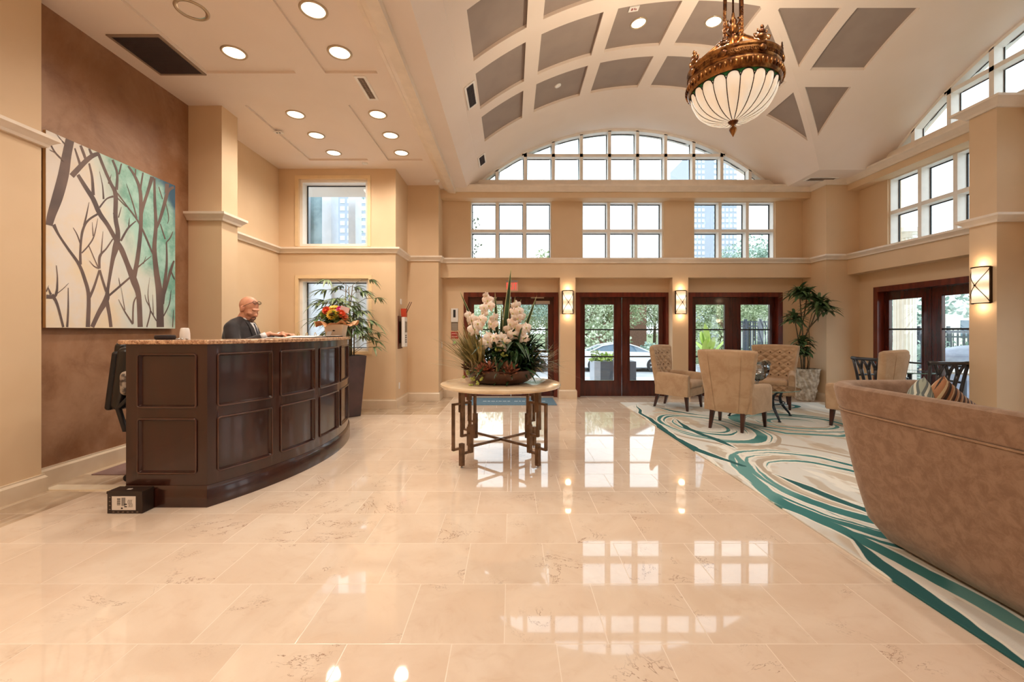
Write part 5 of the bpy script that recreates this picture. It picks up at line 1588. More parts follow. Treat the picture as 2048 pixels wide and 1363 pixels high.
def make_armchair():
    t = thing('armchair', 'x', 'armchair')
    # local: front = +Y, width along X
    def back_xy(u, z):
        """centre surface of the backrest; u in -1..1, z height"""
        k = (z-.24)/(1.10-.24)
        W = .245+.130*k**.9
        y = -.30-.13*k + .07*u*u*(.6+.6*k)
        return (W*u, y, z)
    ZB0, ZB1 = .25, 1.09
    def top(u): return ZB1 - .012*u*u
    # outer shell with rounded rim
    nu, nv = 36, 36
    def outer(a, v):
        u = -1+2*a; z = ZB0+(top(u)-ZB0)*v
        x, y, z = back_xy(u, z); e = 1-.35*max(0,v-.93)/.07
        return (x*1.0, y-.045*e, z)
    dimp = []
    rows = 5
    for r in range(rows):
        z = .55+.105*r; n = 4 if r%2 == 0 else 3
        for k in range(n): dimp.append(((-.66+1.32*k/(n-1)) if n == 4 else (-.44+.88*k/2), z))
    def inner_pt(u, z):
        x, y, _ = back_xy(u, z)
        d = .045
        q = 0
        for (du, dz) in dimp:
            r2 = ((u-du)*.34/.055)**2+((z-dz)/.055)**2
            q += math.exp(-r2*1.3)
        # diagonal creases between buttons
        s1 = math.sin(PI*((u*.34)/.15+(z-.55)/.105*1.0)); s2 = math.sin(PI*((u*.34)/.15-(z-.55)/.105))
        fade = min(1, max(0,(z-.50)/.06), max(0,(1.05-z)/.05), max(0,(.92-abs(u))/.12))
        d += fade*(.030*min(abs(s1),abs(s2))**.5)-min(q,1)*.022*fade
        return (x*.985, y+d, z)
    def inner(a, v):
        u = -1+2*a; z = ZB0+(top(u)-.004-ZB0)*v; return inner_pt(u, z)
    b = MB()
    b.grid(outer, nu, nv)
    b.grid(inner, nu*2, nv*2, flip=True)
    # rim strip joining both around sides and top (rounded)
    edge = [(0, j/nv) for j in range(nv+1)] + [(i/nu, 1) for i in range(1, nu+1)] + [(1, 1-j/nv) for j in range(1, nv+1)]
    rs = []
    for (a, v) in edge:
        p = Vector(outer(a, v)); q = Vector(inner(a, v)); mid = (p+q)/2
        outd = Vector(((-1 if a == 0 else (1 if a == 1 else 0)), 0, 1 if v == 1 else 0))
        outd = outd.normalized()*.030
        rs.append([tuple(p), tuple(p*.75+q*.25+outd*.75), tuple(mid+outd), tuple(p*.25+q*.75+outd*.75), tuple(q)])
    b.rings(rs, 0, False, closed=False)
    back = b.build('backrest', M_velvet, t, smooth=True, weld=False)
    for (u, z) in dimp:
        x, y, z2 = inner_pt(u, z)
        MB().sphere((x,y+.004,z2),(.013,.007,.013),8,6).build('button', M_button, back, smooth=True)
    w = MB(); w.tube([tuple(Vector(outer(.80, .02+.93*k/20))-Vector((0,.003,0))) for k in range(21)], .0035, 5); w.tube([tuple(Vector(outer(.20, .02+.93*k/20))-Vector((0,.003,0))) for k in range(21)], .0035, 5)
    w.build('back_seam', M_velvet_in, back, smooth=True)
    # arms: curved shells, outer sides flare a little
    for s in (-1, 1):
        b = MB(); n = 12; rs = []
        for k in range(n+1):
            q = k/n; y = -.30+.60*q
            cx = s*(.262+.078*q**.6)
            hw = .052; zt = .645-.03*q*q; zb = .25
            ring = [(cx-hw,y,zb),(cx+hw,y,zb),(cx+hw+.006*0,y,zt-.05),(cx+hw*.75,y,zt-.012),(cx+hw*.3,y,zt),(cx-hw*.3,y,zt),(cx-hw*.75,y,zt-.012),(cx-hw,y,zt-.05)]
            rs.append(ring)
        rs.append([((p[0]-s*.34)*.8+s*.34, .315, (p[2]-.45)*.94+.45) for p in rs[-1]])
        b.rings(rs); b.build('armrest', M_velvet, t, smooth='auto', angle=50)
        w = MB(); f = [(s*.34-.042,.318,.262),(s*.34-.042,.318,.575),(s*.34-.028,.318,.602),(s*.34+.028,.318,.602),(s*.34+.042,.318,.575),(s*.34+.042,.318,.262)]
        w.tube(f, .004, 5); w.build('arm_piping', M_velvet_in, t, smooth=True)
    soft('seat_base', M_velvet, t, -.33,.33,-.32,.31,.235,.39,.03, taper=lambda x,y,z: (x*(.78 if y < 0 else 1.04),y,z))
    soft('seat_cushion', M_velvet_in, t, -.265,.265,-.26,.335,.385,.505,.05, seg=5, taper=lambda x,y,z: (x*(.80 if y < 0 else 1.07),y,z))
    for (x, y, dx, dy) in ((-.30,.26,-.01,.02),(.30,.26,.01,.02),(-.20,-.29,-.01,-.07),(.20,-.29,.01,-.07)):
        b = MB(); b.frustum((x+dx,y+dy,0),(.034,.034),(x,y,.25),(.060,.060)); b.build('leg', M_darkwood, t, bevel=.003)
    return t
ac = make_armchair()
CH = [((3.02,7.74),-PI/4*3+PI*0, 'tan tufted armchair left of the glass table, seen side on'),
      ((3.22,6.18),None,'tan armchair with its plain back to the camera in front of the glass table'),
      ((4.77,7.86),None,'tan tufted armchair facing the camera beside the carved stone pot'),
      ((5.05,6.15),None,'tan armchair half hidden behind the end of the brown sofa')]
def face(o, dx, dy): o.rotation_euler = (0,0,math.atan2(-dx, dy))
for i, ((x,y),_,lab) in enumerate(CH):
    o = ac if i == 0 else copy_tree(ac)
    o.location = (x,y,.014); o['label'] = lab; o['group'] = 'tan tufted armchairs round the glass table'
    dx, dy = (4.02-x, 6.95-y) if i < 3 else (-.5, .87)
    face(o, dx, dy)
face(ac, .42, -.41)

# ---------------------------------------------------------------- glass cocktail table and bowl
M_iron = mat('dark_blue_grey_iron', lin(66,72,80), .4, .7, col2=lin(48,54,60), vs=18)
M_tglass = glass_mat('table_glass', (.86,.93,.93), .12, .35)
M_gedge = mat('green_glass_edge', lin(120,160,152), .1, emit=None)
gt = thing('glass_table', 'low round glass table on four curved dark iron legs between the tan armchairs', 'coffee table', (4.02,6.95,.014))
b = MB(); b.lathe([(.002,.455),(.56,.455)], n=56); b.lathe([(.002,.467),(.56,.467)], n=56); b.build('glass_top', M_tglass, gt, smooth=False)
b = MB(); b.lathe([(.56,.455),(.565,.461),(.56,.467)], n=56); b.build('glass_edge', M_gedge, gt, smooth=True)
for k in range(4):
    a = PI/2*k-PI/2+.02; b = MB()
    P = [(.50,.012),(.47,.06),(.40,.14),(.345,.22),(.33,.30),(.36,.38),(.44,.435),(.50,.448)]
    b.tube([(r*math.cos(a), r*math.sin(a), z) for r, z in P], [.012,.017,.021,.023,.022,.019,.016,.012], 8)
    b.sphere((.50*math.cos(a),.50*math.sin(a),.010),(.028,.022,.010),8,6)
    b.build('leg', M_iron, gt, smooth=True)
b = MB(); b.tube([(.345*math.cos(2*PI*i/36),.345*math.sin(2*PI*i/36),.24) for i in range(36)], .009, 6, closed=True); b.build('leg_ring', M_iron, gt, smooth=True)
def blown():
    m, nt, bs = new_mat('clear_blown_glass')
    bs.inputs['Base Color'].default_value = (.9,.96,1,1); bs.inputs['Roughness'].default_value = .02
    bs.inputs['Transmission Weight'].default_value = .88; bs.inputs['IOR'].default_value = 1.4
    vec, x, y, z = obj_coords(nt); add_bump(nt, bs, e_noise(vec, 14, 3), .5, .01)
    return m
M_compote = glass_mat('clear_wavy_glass', (.93,.97,1.0), .16, .55)
gb = thing('glass_compote', 'wavy rimmed clear glass footed bowl on the low glass table', 'glass bowl', (3.95,6.90,.4815))
def bowlfn(off):
    def fn(u, v):
        prof = [(.012,.10),(.07,.115),(.125,.16),(.165,.23),(.180,.31),(.172,.37),(.182,.41)]
        k = v*(len(prof)-1); i = min(int(k), len(prof)-2); f = k-i
        r = prof[i][0]*(1-f)+prof[i+1][0]*f - off; z = prof[i][1]*(1-f)+prof[i+1][1]*f
        a = 2*PI*u
        z += v**4*(.028*math.sin(3*a)+.012*math.sin(5*a+1)); r += v**4*.018*math.cos(3*a+.5)
        return (r*math.cos(a), r*math.sin(a), z)
    return fn
b = MB(); b.grid(bowlfn(0), 60, 18); b.grid(bowlfn(.006), 60, 18, flip=True); b.build('glass_bowl', M_compote, gb, smooth=True)
MB().lathe([(.002,0),(.085,.0),(.085,.006),(.04,.016),(.018,.04),(.016,.08),(.03,.105),(.002,.11)], n=32).build('glass_foot', M_compote, gb, smooth=True)

# ---------------------------------------------------------------- brown velvet sofa in the foreground
M_sofa = velvet('brown_suede_velvet', lin(154,126,105), lin(132,104,84), 15)
M_sofa_in = velvet('brown_velvet_inside', lin(176,146,122), lin(152,122,98), 9)
so = thing('sofa', 'large brown velvet sofa with a flared wraparound back in the right foreground', 'sofa', (0,0,.014))
BX, BY = 2.38, 2.86
rad = .13
path = [(BX, -.20)] + [(BX, -.2+(BY-rad+.2)*k/16) for k in range(1,17)] + [(BX+rad-rad*math.cos(a), BY-rad+rad*math.sin(a)) for a in [PI/2*k/14 for k in range(1,15)]] + [(BX+rad+(.50-rad+.02)*k/6, BY) for k in range(1,7)]
# profile: offset to the left of travel is outwards (towards -X along the back)
def out_o(z): 
    return .0 + .225*(max(z,0)/.98)**.9 + .012*math.sin(PI*min(z/.8,1))
prof = []
prof += [(-.14,.012),(-.075,.012),(-.035,.03),(.005,.08)]
prof += [(out_o(z)+.012, z) for z in (.15,.25,.35,.45,.55,.65,.75,.82)]
prof += [(out_o(.845)+.006,.845),(out_o(.85)-.002,.852),(out_o(.86)+.006,.858)]
prof += [(out_o(z)+.014, z) for z in (.88,.94,.98)]
prof += [(.238,1.005),(.220,1.018),(.185,1.02),(.150,1.012),(.128,.99)]
prof += [(.10,.90),(.05,.72),(.0,.52),(-.04,.40),(-.10,.38)]
b = MB(); b.sweep(path, prof, closed=False)
b.build('sofa_back', M_sofa, so, smooth='auto', angle=50)
w = MB(); w.sweep(path, [(out_o(.851)+.010+.006*math.cos(a), .851+.006*math.sin(a)) for a in [2*PI*k/6 for k in range(6)]])
w.build('piping', M_sofa_in, so, smooth=True)
soft('seat_frame', M_sofa, so, BX+.06,BX+.86,-.25,BY-.10,.03,.33,.04)
for k in range(3):
    soft('seat_cushion', M_sofa_in, so, BX+.12,BX+.90,-.15+.93*k,.76+.93*k,.32,.49,.06, seg=5)
for k in range(2):
    pass
M_stripe = None
def stripe_mat(name, cols, scale, axis):
    m, nt, bs = new_mat(name)
    vec, x, y, z = obj_coords(nt)
    q = {'x':x,'y':y,'z':z}[axis]*scale
    fr = q - E.m('FLOOR', q)
    c = e_mix(e_gt(fr,.30), cols[0], cols[1]); c = e_mix(e_gt(fr,.62), c, cols[2]); c = e_mix(e_gt(fr,.80), c, cols[3] if len(cols) > 3 else cols[0])
    nt.links.new(c, bs.inputs['Base Color']); bs.inputs['Roughness'].default_value = .8
    return m
def pillow(name, lab, loc, rot, m, w=.44, group=None):
    t = thing(name, lab, 'throw pillow', loc); t.rotation_euler = rot
    if group: t['group'] = group
    b = MB()
    def fn(sgn):
        def f(u, v):
            x = (u-.5)*2; y = (v-.5)*2
            th_ = .075*sgn*(max(0,(1-x**4))*max(0,(1-y**4)))**.55
            k = 1-.06*(1-abs(x)**1)*abs(y)**3; k2 = 1-.06*(1-abs(y))*abs(x)**3
            return (x*w/2*k2, th_, y*w/2*k)
        return f
    b.grid(fn(1), 20, 20, flip=True); b.grid(fn(-1), 20, 20)
    b.build('pillow_cover', m, t, smooth=True, weld=True)
pillow('throw_pillow', 'brown striped throw pillow propped in the far corner of the sofa', (2.74,2.74,.815), (.25,.5,.35), stripe_mat('brown_striped_cloth', (lin(60,46,40),lin(178,128,92),lin(214,196,160),lin(120,84,62)), 22, 'x'))
pillow('throw_pillow', 'grey green patterned throw pillow behind the brown striped one on the sofa', (2.55,2.70,.81), (.1,-.35,.75), stripe_mat('grey_green_cloth', (lin(150,156,140),lin(112,120,112),lin(196,196,178),lin(90,98,96)), 34, 'z'))

# ---------------------------------------------------------------- dark splat back chairs by the right window
M_ebony = mat('charcoal_black_wood', lin(52,52,58), .28, col2=lin(38,38,44), vs=6, coat=.3)
M_seat = mat('ivory_seat_fabric', lin(226,218,206), .8)
def make_splat():
    t = thing('dining_chair', 'x', 'chair')
    for s in (-1,1):
        b = MB(); b.tube([(s*.20,-.20,0),(s*.205,-.215,.25),(s*.21,-.205,.46),(s*.225,-.25,.72),(s*.245,-.285,.93)], [.017,.019,.022,.020,.021], 8); b.build('rear_leg', M_ebony, t, smooth=True)
        b = MB(); b.frustum((s*.21,.20,0),(.03,.03),(s*.215,.205,.44),(.042,.042)); b.build('leg', M_ebony, t, bevel=.004)
        b = MB(); b.tube([(s*.225,-.22,.66),(s*.255,-.05,.665),(s*.26,.12,.66),(s*.235,.15,.46)], [.014,.016,.016,.014], 8)
        b.build('armrest', M_ebony, t, smooth=True)
    b = MB(); b.tube([(-.27,-.285,.935),(-.14,-.30,.93),(0,-.305,.93),(.14,-.30,.93),(.27,-.285,.935)], [.024,.022,.022,.022,.024], 8, flat=1.2); b.build('top_rail', M_ebony, t, smooth=True)
    for c in (-.13, 0, .13):
        b = MB()
        b.tube([(c*.75,-.215,.48),(c*.85,-.25,.66),(c*.95,-.27,.77)], [.020,.023,.026], 8)
        for s in (-1,1): b.tube([(c*.95,-.27,.77),(c+s*.03,-.285,.85),(c+s*.062,-.30,.925)], [.025,.020,.018], 8)
        b.build('splat', M_ebony, t, smooth=True)
    b = MB(); b.box(-.22,.22,-.23,.22,.40,.45); b.build('seat_rail', M_ebony, t, bevel=.01)
    soft('seat', M_seat, t, -.215,.215,-.205,.23,.445,.50,.025)
    return t
sp = make_splat()
SP = [((5.97,6.13), (.05,1), 'dark splat back chair with an ivory seat beside the large right hand pier'),
      ((5.86,6.76), (1,.12), 'dark splat back chair just behind the tan armchair back, facing the side doors')]
for i, ((x,y),(dx,dy),lab) in enumerate(SP):
    o = sp if i == 0 else copy_tree(sp)
    o.location = (x,y,.014); face(o, dx, dy); o['label'] = lab; o['group'] = 'dark splat back chairs'
wt_ = thing('side_table', 'small round glass topped table between the two dark splat back chairs', 'table', (6.36,6.86,.014))
b = MB(); b.lathe([(.002,.715),(.33,.715)], n=40); b.lathe([(.002,.727),(.33,.727)], n=40); b.build('glass_top', M_tglass, wt_)
MB().lathe([(.33,.713),(.336,.721),(.33,.729)], n=40).build('glass_edge', M_gedge, wt_, smooth=True)
MB().lathe([(.002,.712),(.10,.708),(.03,.68),(.025,.3),(.035,.06),(.20,.02),(.21,0),(.002,0)], n=24).build('pedestal', M_ebony, wt_, smooth='auto')

# ================================================================ the clerk
M_skin = mat('warm_skin', lin(226,166,134), .5, col2=lin(214,146,116), vs=14)
M_suit = mat('charcoal_suit_cloth', lin(44,36,38), .75, col2=lin(34,28,30), vs=10, sheen=.3)
M_shirt = mat('white_shirt', lin(232,230,232), .7)
M_lapel = mat('charcoal_lapel', lin(36,30,32), .6)
M_trouser = mat('black_trousers', lin(26,24,26), .8)
M_beard = mat('grey_brown_beard', lin(104,72,58), .9, col2=lin(140,110,92), vs=80, lo=.45, hi=.55)
M_shoe = mat('black_shoe_leather', lin(18,16,16), .3)
ps = thing('person', 'bald goateed clerk in a dark suit with glasses pushed up reading behind the reception desk', 'person', (-2.93,4.72,0), .10)
def remesh(o, vox, smooth=4):
    r = o.modifiers.new('r','REMESH'); r.mode = 'VOXEL'; r.voxel_size = vox; r.use_smooth_shade = True
    s = o.modifiers.new('s','SMOOTH'); s.iterations = smooth; s.factor = .5
    return o
def limb(b, pts, rad, n=14):
    """rounded tapered limb, closed"""
    b.tube(pts, rad, n)
    for p, r in zip(pts, rad): b.sphere(p, r*.99, n, 8)
HM = Matrix.Translation((.050,0,1.630)) @ Matrix.Rotation(math.radians(-16),4,'Z') @ Matrix.Rotation(math.radians(24),4,'Y')
def head(b):
    b.M = HM
    b.sphere((-.012,0,.030),(.104,.080,.098),24,16)
    b.sphere((.030,0,-.022),(.076,.070,.085),20,14)
    b.sphere((.040,0,-.085),(.058,.055,.045),18,12)
    b.sphere((.072,0,-.110),(.026,.030,.024),14,10)         # chin
    b.sphere((.088,0,.022),(.020,.052,.014),14,8)           # brow
    b.sphere((.112,0,-.034),(.021,.015,.020),12,8)          # nose
    b.sphere((.098,0,-.010),(.014,.010,.026),10,8)
    for s in (-1,1):
        b.sphere((.101,s*.013,-.040),(.012,.010,.010),8,6)
        b.sphere((.066,s*.044,-.030),(.028,.026,.024),12,8) # cheek
        b.sphere((-.006,s*.083,-.016),(.020,.016,.036),12,8); b.sphere((-.018,s*.089,-.004),(.014,.008,.026),10,8)
    b.sphere((.090,0,-.070),(.014,.024,.007),12,6); b.sphere((.087,0,-.083),(.013,.022,.007),12,6)
    b.M = None
def hand(b, wrist, fwd, side, s):
    """palm and five separate curled fingers; fwd along the hand, palm down"""
    w = Vector(wrist); f = Vector(fwd).normalized(); sd = Vector(side).normalized(); up = Vector((0,0,1))
    b.sphere(tuple(w),(.028,.028,.022),12,8)
    for k in (-1,-.35,.35,1):
        b.tube([tuple(w+f*.005+sd*.010*k), tuple(w+f*.050+sd*.024*k), tuple(w+f*.088+sd*.031*k)], [.017,.015,.0125], 10)
        b.sphere(tuple(w+f*.088+sd*.031*k), .0128, 10, 6)
    L = {-1:.062,-.35:.078,.35:.084,1:.074}
    for k, l in L.items():
        p0 = w+f*.088+sd*.031*k
        p1 = p0+f*l*.42+sd*.003*k+up*.008; p2 = p1+f*l*.30-up*.010; p3 = p2+f*l*.20-up*.018
        limb(b, [tuple(p0),tuple(p1),tuple(p2),tuple(p3)], [.0095,.009,.0082,.0072], 8)
    t0 = w+f*.022+sd*.026*s; t1 = w+f*.055+sd*.052*s-up*.006; t2 = w+f*.085+sd*.055*s-up*.014; 
    limb(b, [tuple(t0),tuple(t1),tuple(t2)], [.014,.0115,.009], 8)
SH = 1.44
def arms(b, grow=0, sleeves=False):
    for s in (-1,1):
        el = (.06, s*.285, 1.205); wr = (.335 if s < 0 else .345, s*.15, 1.352)
        q = .72 if sleeves else 1
        e2 = tuple(Vector(el).lerp(Vector(wr), q))
        limb(b, [(-.03,s*.19,1.41),(.0,s*.24,1.32),el], [.064+grow,.058+grow,.048+grow])
        limb(b, [el, tuple(Vector(el).lerp(Vector(e2),.5)), e2], [.047+grow,.042+grow,(.036 if sleeves else .027)+grow*.6])
b = MB(); head(b)
limb(b, [(.035,0,1.60),(.0,0,1.53),(-.03,0,1.46)], [.058,.062,.07])
limb(b, [(-.05,0,1.38),(-.03,0,1.20),(-.02,0,1.0)], [.15,.16,.15], 18)
arms(b)
for s in (-1,1): limb(b, [(-.02,s*.095,.95),(-.0,s*.10,.52),(-.05,s*.10,.10)], [.095,.062,.045])
body_ = remesh(b.build('body', M_skin, ps, smooth=True), .005, 3)
for s in (-1,1):
    b = MB(); hand(b, (.335 if s < 0 else .345, s*.15, 1.350), (.95,-s*.35,-.10), (.3*-s,-1,0) if s > 0 else (.3,-1,0), 1 if s > 0 else -1)
    remesh(b.build('hand', M_skin, ps, smooth=True), .0035, 2)
# jacket
b = MB()
tor = [(-.010,1.505,.080,.085),(-.025,1.475,.115,.130),(-.030,1.42,.145,.200),(-.025,1.32,.165,.235),(-.01,1.20,.185,.240),(.0,1.10,.195,.232),(.0,1.0,.185,.228),(-.005,.88,.175,.225)]
b.rings([[(cx+rx*math.cos(a), ry*math.sin(a), z) for a in [2*PI*k/32 for k in range(32)]] for cx,z,rx,ry in tor])
limb(b, [(-.015,-.05,1.49),(-.03,-.13,1.455),(-.03,-.19,1.42)], [.055,.064,.070]); limb(b, [(-.015,.05,1.49),(-.03,.13,1.455),(-.03,.19,1.42)], [.055,.064,.070])
arms(b, .014, True)
jk = remesh(b.build('jacket', M_suit, ps, smooth=True), .009, 14)
def on_chest(y, z, off=.0):
    k = 0
    for a, c in zip(tor, tor[1:]):
        if c[1] <= z <= a[1]: 
            t = (a[1]-z)/(a[1]-c[1]); cx = a[0]+(c[0]-a[0])*t; rx = a[2]+(c[2]-a[2])*t; ry = a[3]+(c[3]-a[3])*t
            return (cx+rx*math.sqrt(max(0,1-(y/ry)**2))+off, y, z)
    return (tor[0][0]+tor[0][2]+off, y, z)
b = MB()
def vee(u, v):
    z = 1.475-.30*v; h = .055*(1-v)+.004; return on_chest((u-.5)*2*h, z, .006)
b.grid(vee, 10, 16); b.build('shirt_front', M_shirt, ps, smooth=True)
b = MB()
for s in (-1,1):
    def lp(u, v, s=s):
        z = 1.485-.31*v; h = .056*(1-v)+.006; wd = .055*math.sin(PI*(.15+.75*v)); return on_chest(s*(h+wd*u), z, .010+.004*(1-u))
    b.grid(lp, 5, 14)
b.build('lapel', M_lapel, ps, smooth=True)
b = MB(); b.lathe([(.064,.0),(.070,.03),(.066,.052),(.060,.05)], (.0,0,1.475), n=24); b.M = None
b.build('shirt_collar', M_shirt, ps, smooth=True)
b = MB(); b.grid(lambda u,v: on_chest((u-.5)*(.024+.02*v), 1.465-.24*v, .012), 4, 10); b.build('tie', mat('dark_slate_tie', lin(60,64,78), .5), ps, smooth=True)
for s in (-1,1):
    b = MB(); el = Vector((.06,s*.285,1.205)); wr = Vector((.335 if s < 0 else .345,s*.15,1.352)); p = el.lerp(wr,.70); q = el.lerp(wr,.90); b.tube([tuple(p),tuple(q)],[.041,.037],16)
    b.build('shirt_cuff', M_shirt, ps, smooth=True)
b = MB()
for s in (-1,1): limb(b, [(-.02,s*.095,.97),(-.0,s*.10,.52),(-.05,s*.10,.07)], [.115,.085,.062])
remesh(b.build('trousers', M_trouser, ps, smooth=True), .012, 3)
for s in (-1,1):
    b = MB(); b.sphere((.02,s*.10,.045),(.135,.05,.045),16,8); b.box(-.10,.12,s*.10-.04,s*.10+.04,0,.02); b.build('shoe', M_shoe, ps, smooth=True)
b = MB(); b.M = HM
b.sphere((.078,0,-.108),(.028,.034,.030),14,10); b.sphere((.100,0,-.062),(.008,.027,.007),12,6)
for s in (-1,1): b.tube([(.099,s*.024,-.062),(.097,s*.030,-.08),(.088,s*.028,-.10)], .006, 8)
b.M = None; remesh(b.build('goatee', M_beard, ps, smooth=True), .004, 2)
M_eye = mat('eye_white', lin(230,222,214), .2); M_iris = mat('dark_iris', lin(50,34,26), .2)
for s in (-1,1):
    b = MB(); b.M = HM; b.sphere((.083,s*.030,.0),(.009,.013,.005),12,8); b.sphere((.0885,s*.030,-.002),(.004,.005,.003),8,6,1); b.M = None; b.build('eye', [M_eye, M_iris], ps, smooth=True)
    b = MB(); b.M = HM; b.tube([(.093,s*.014,.016),(.099,s*.030,.021),(.090,s*.046,.017)], [.003,.004,.002], 6); b.M = None; b.build('eyebrow', M_beard, ps, smooth=True)
b = MB(); b.M = HM
for s in (-1,1):
    b.tube([(.070-.012*math.sin(a), s*.033+.026*math.cos(a), .098+.014*math.sin(a)) for a in [2*PI*k/20 for k in range(20)]], .0024, 6, closed=True)
    b.tube([(.066,s*.058,.098),(.035,s*.083,.060),(.0,s*.089,.020),(-.02,s*.088,.005)], .0024, 6)
b.tube([(.070,-.010,.100),(.074,0,.104),(.070,.010,.100)], .0022, 6)
b.M = None; gls = b.build('eyeglasses', M_bronze, ps, smooth=True)
b = MB(); b.M = HM
for s in (-1,1): b.add([(.070-.011*math.sin(a),s*.033+.025*math.cos(a),.098+.013*math.sin(a)) for a in [2*PI*k/16 for k in range(16)]], [tuple(range(16))])
b.M = None; b.build('lens', glass_mat('spectacle_glass', (.95,.95,.95), .25), gls)

# ================================================================ outside
M_pave = mat('pale_concrete', lin(214,216,216), .7, col2=lin(200,203,204), vs=.7, bump=.1, bs_=40)
M_road = mat('grey_asphalt', lin(176,178,182), .8, col2=lin(160,162,166), vs=.6)
M_lawn = mat('dull_green_ground', lin(128,142,104), .9, col2=lin(108,124,86), vs=.5)
o = MB().box(-14,16,9.30,13.2,-.35,-.02).build('terrace', M_pave); struct(o, 'pale concrete terrace outside the doors')
o = MB().box(7.03,16,-4,9.30,-.35,-.02).build('terrace', M_pave); struct(o, 'pale concrete side terrace')
o = MB().box(-60,60,13.2,25.5,-.75,-.58).build('road', M_road); struct(o, 'grey road')
o = MB().add([(-300,25.5,-.55),(300,25.5,-.55),(300,300,-.55),(-300,300,-.55)],[(0,1,2,3)]).build('ground', M_lawn); struct(o)
o = MB().add([(16,-60,-.5),(200,-60,-.5),(200,25.5,-.5),(16,25.5,-.5)],[(0,1,2,3)]).build('ground', M_lawn); struct(o)
o = MB().add([(-200,-60,-.6),(-4.4,-60,-.6),(-4.4,25.5,-.6),(-200,25.5,-.6)],[(0,1,2,3)]).build('ground', M_pave); struct(o)

M_carw = mat('white_car_paint', lin(238,240,244), .2, coat=.6); M_carg = mat('car_window_glass', lin(92,116,136), .08); M_tyre = mat('black_tyre', lin(40,42,46), .8)
M_rim = mat('silver_wheel', (.7,.7,.72), .3, .9); M_tail = mat('red_tail_light', lin(196,60,50), .3); M_sill = mat('dark_car_sill', lin(70,72,76), .6)
def car(loc, rz, lab, suv=False, cg=1.0):
    t = thing('car', lab, 'car', loc, rz)
    W = .88
    if not suv:
        low = [(-2.35,.35),(-2.42,.55),(-2.38,.86),(-2.0,.98),(-1.2,1.0),(1.1,.95),(1.9,.84),(2.3,.66),(2.38,.45),(2.3,.28),(1.9,.2),(-2.0,.2)]
        top = [(-1.75,.96),(-1.05,1.26),(-.35,1.37),(.25,1.35),(.75,1.2),(1.35,.95)]
    else:
        low = [(-2.3,.4),(-2.35,.9),(-2.3,1.1),(1.2,1.08),(2.1,.98),(2.3,.75),(2.3,.4),(2.0,.3),(-2.1,.3)]
        top = [(-2.25,1.08),(-2.05,1.65),(-1.6,1.74),(.3,1.72),(.8,1.5),(1.3,1.08)]
    b = MB(); n = len(low)
    b.rings([[(x*(1-.02*k), y, z+(0)) for x, z in low] for k, y in ((1,-W),(0,-W+.06),(0,W-.06),(1,W))])
    b.build('car_body', M_carw, t, bevel=.04, seg=3)
    b = MB(); b.rings([[(x*s_, y, .95+(z-.95)*s2) for x, z in top] for y, s_, s2 in ((-W+.05,1,.0),(-W+.20,.96,.97),(W-.20,.96,.97),(W-.05,1,.0))])
    b.build('window_band', M_carg, t, smooth='auto')
    b = MB(); tt = [p for p in top if p[1] > (1.22 if not suv else 1.6)]
    b.rings([[(x*.97, y, z+.015) for x, z in tt]+[(x*.97, y, z-.01) for x, z in tt[::-1]] for y in (-W+.21, W-.21)]); 
    for s in (-1,1):
        for i in range(len(top)-1):
            (xa,za),(xb,zb_) = top[i], top[i+1]
            b.tube([(xa*.96,s*(W-.20+.15*(1-min(1,(za-.95)/.4))),za),(xb*.96,s*(W-.20+.15*(1-min(1,(zb_-.95)/.4))),zb_)], .03, 6)
        b.tube([(-.15,s*(W-.06),.96),(-.2,s*(W-.2),(1.36 if not suv else 1.7))], .025, 6)
    b.build('roof', M_carw, t, smooth='auto')
    for x in (-1.42, 1.42):
        for s in (-1,1):
            b = MB(); b.cyl((x,s*(W-.2),.33),(x,s*(W+.005),.33),.33,n=28); w_ = b.build('wheel', M_tyre, t, smooth='auto')
            b = MB(); b.lathe([(.225,0),(.235,.012),(.20,.0),(.19,-.03)], n=24); b.lathe([(.05,-.0),(.04,.012),(.002,.014)], n=12)
            for k in range(5):
                a = 2*PI*k/5
                for da in (-.14,.14): b.tube([(.04*math.cos(a),.04*math.sin(a),.0),(.205*math.cos(a+da),.205*math.sin(a+da),-.004)], .012, 5)
            o_ = b.build('rim', M_rim, w_, smooth='auto', loc=(x,s*(W+.005),.33), rot=(-s*PI/2*-1 if s < 0 else -PI/2,0,0))
    b = MB(); b.box(-1.9,1.9,-W+.02,W-.02,.16,.26); b.build('sill', M_sill, t)
    for s in (-1,1): MB().sphere((-2.33,s*(W-.12),.78),(.09,.13,.06),10,6).build('tail_light', M_tail, t, smooth=True)
    return t
car((5.45,21.6,-.58), .0, 'white sedan parked in the road seen through the middle doors')
car((-.05,21.6,-.58), .0, 'white car parked farther left seen through the door behind the flowers', suv=True)

# planter boxes on the terrace
def leafmass(b, cx, cy, cz, rx, ry, rz, n, s, rnd, mi=0):
    for k in range(n):
        u = rnd.uniform(-1,1); a = rnd.uniform(0,2*PI); q = math.sqrt(1-u*u); r = rnd.uniform(.55,1)**.5
        p = Vector((cx+rx*r*q*math.cos(a), cy+ry*r*q*math.sin(a), cz+rz*r*u))
        d = Vector((rnd.uniform(-1,1),rnd.uniform(-1,1),rnd.uniform(-1,.6))).normalized(); e = d.cross(Vector((rnd.uniform(-1,1),rnd.uniform(-1,1),rnd.uniform(-1,1)))).normalized()
        l = s*rnd.uniform(.6,1.2); w = l*.32
        b.add([tuple(p),tuple(p+d*l*.5+e*w),tuple(p+d*l),tuple(p+d*l*.5-e*w)], [(0,1,2,3)], mi)
M_pbox = mat('slate_planter', lin(84,88,98), .5); M_pboxs = mat('pale_grey_planter_face', lin(178,182,192), .5)
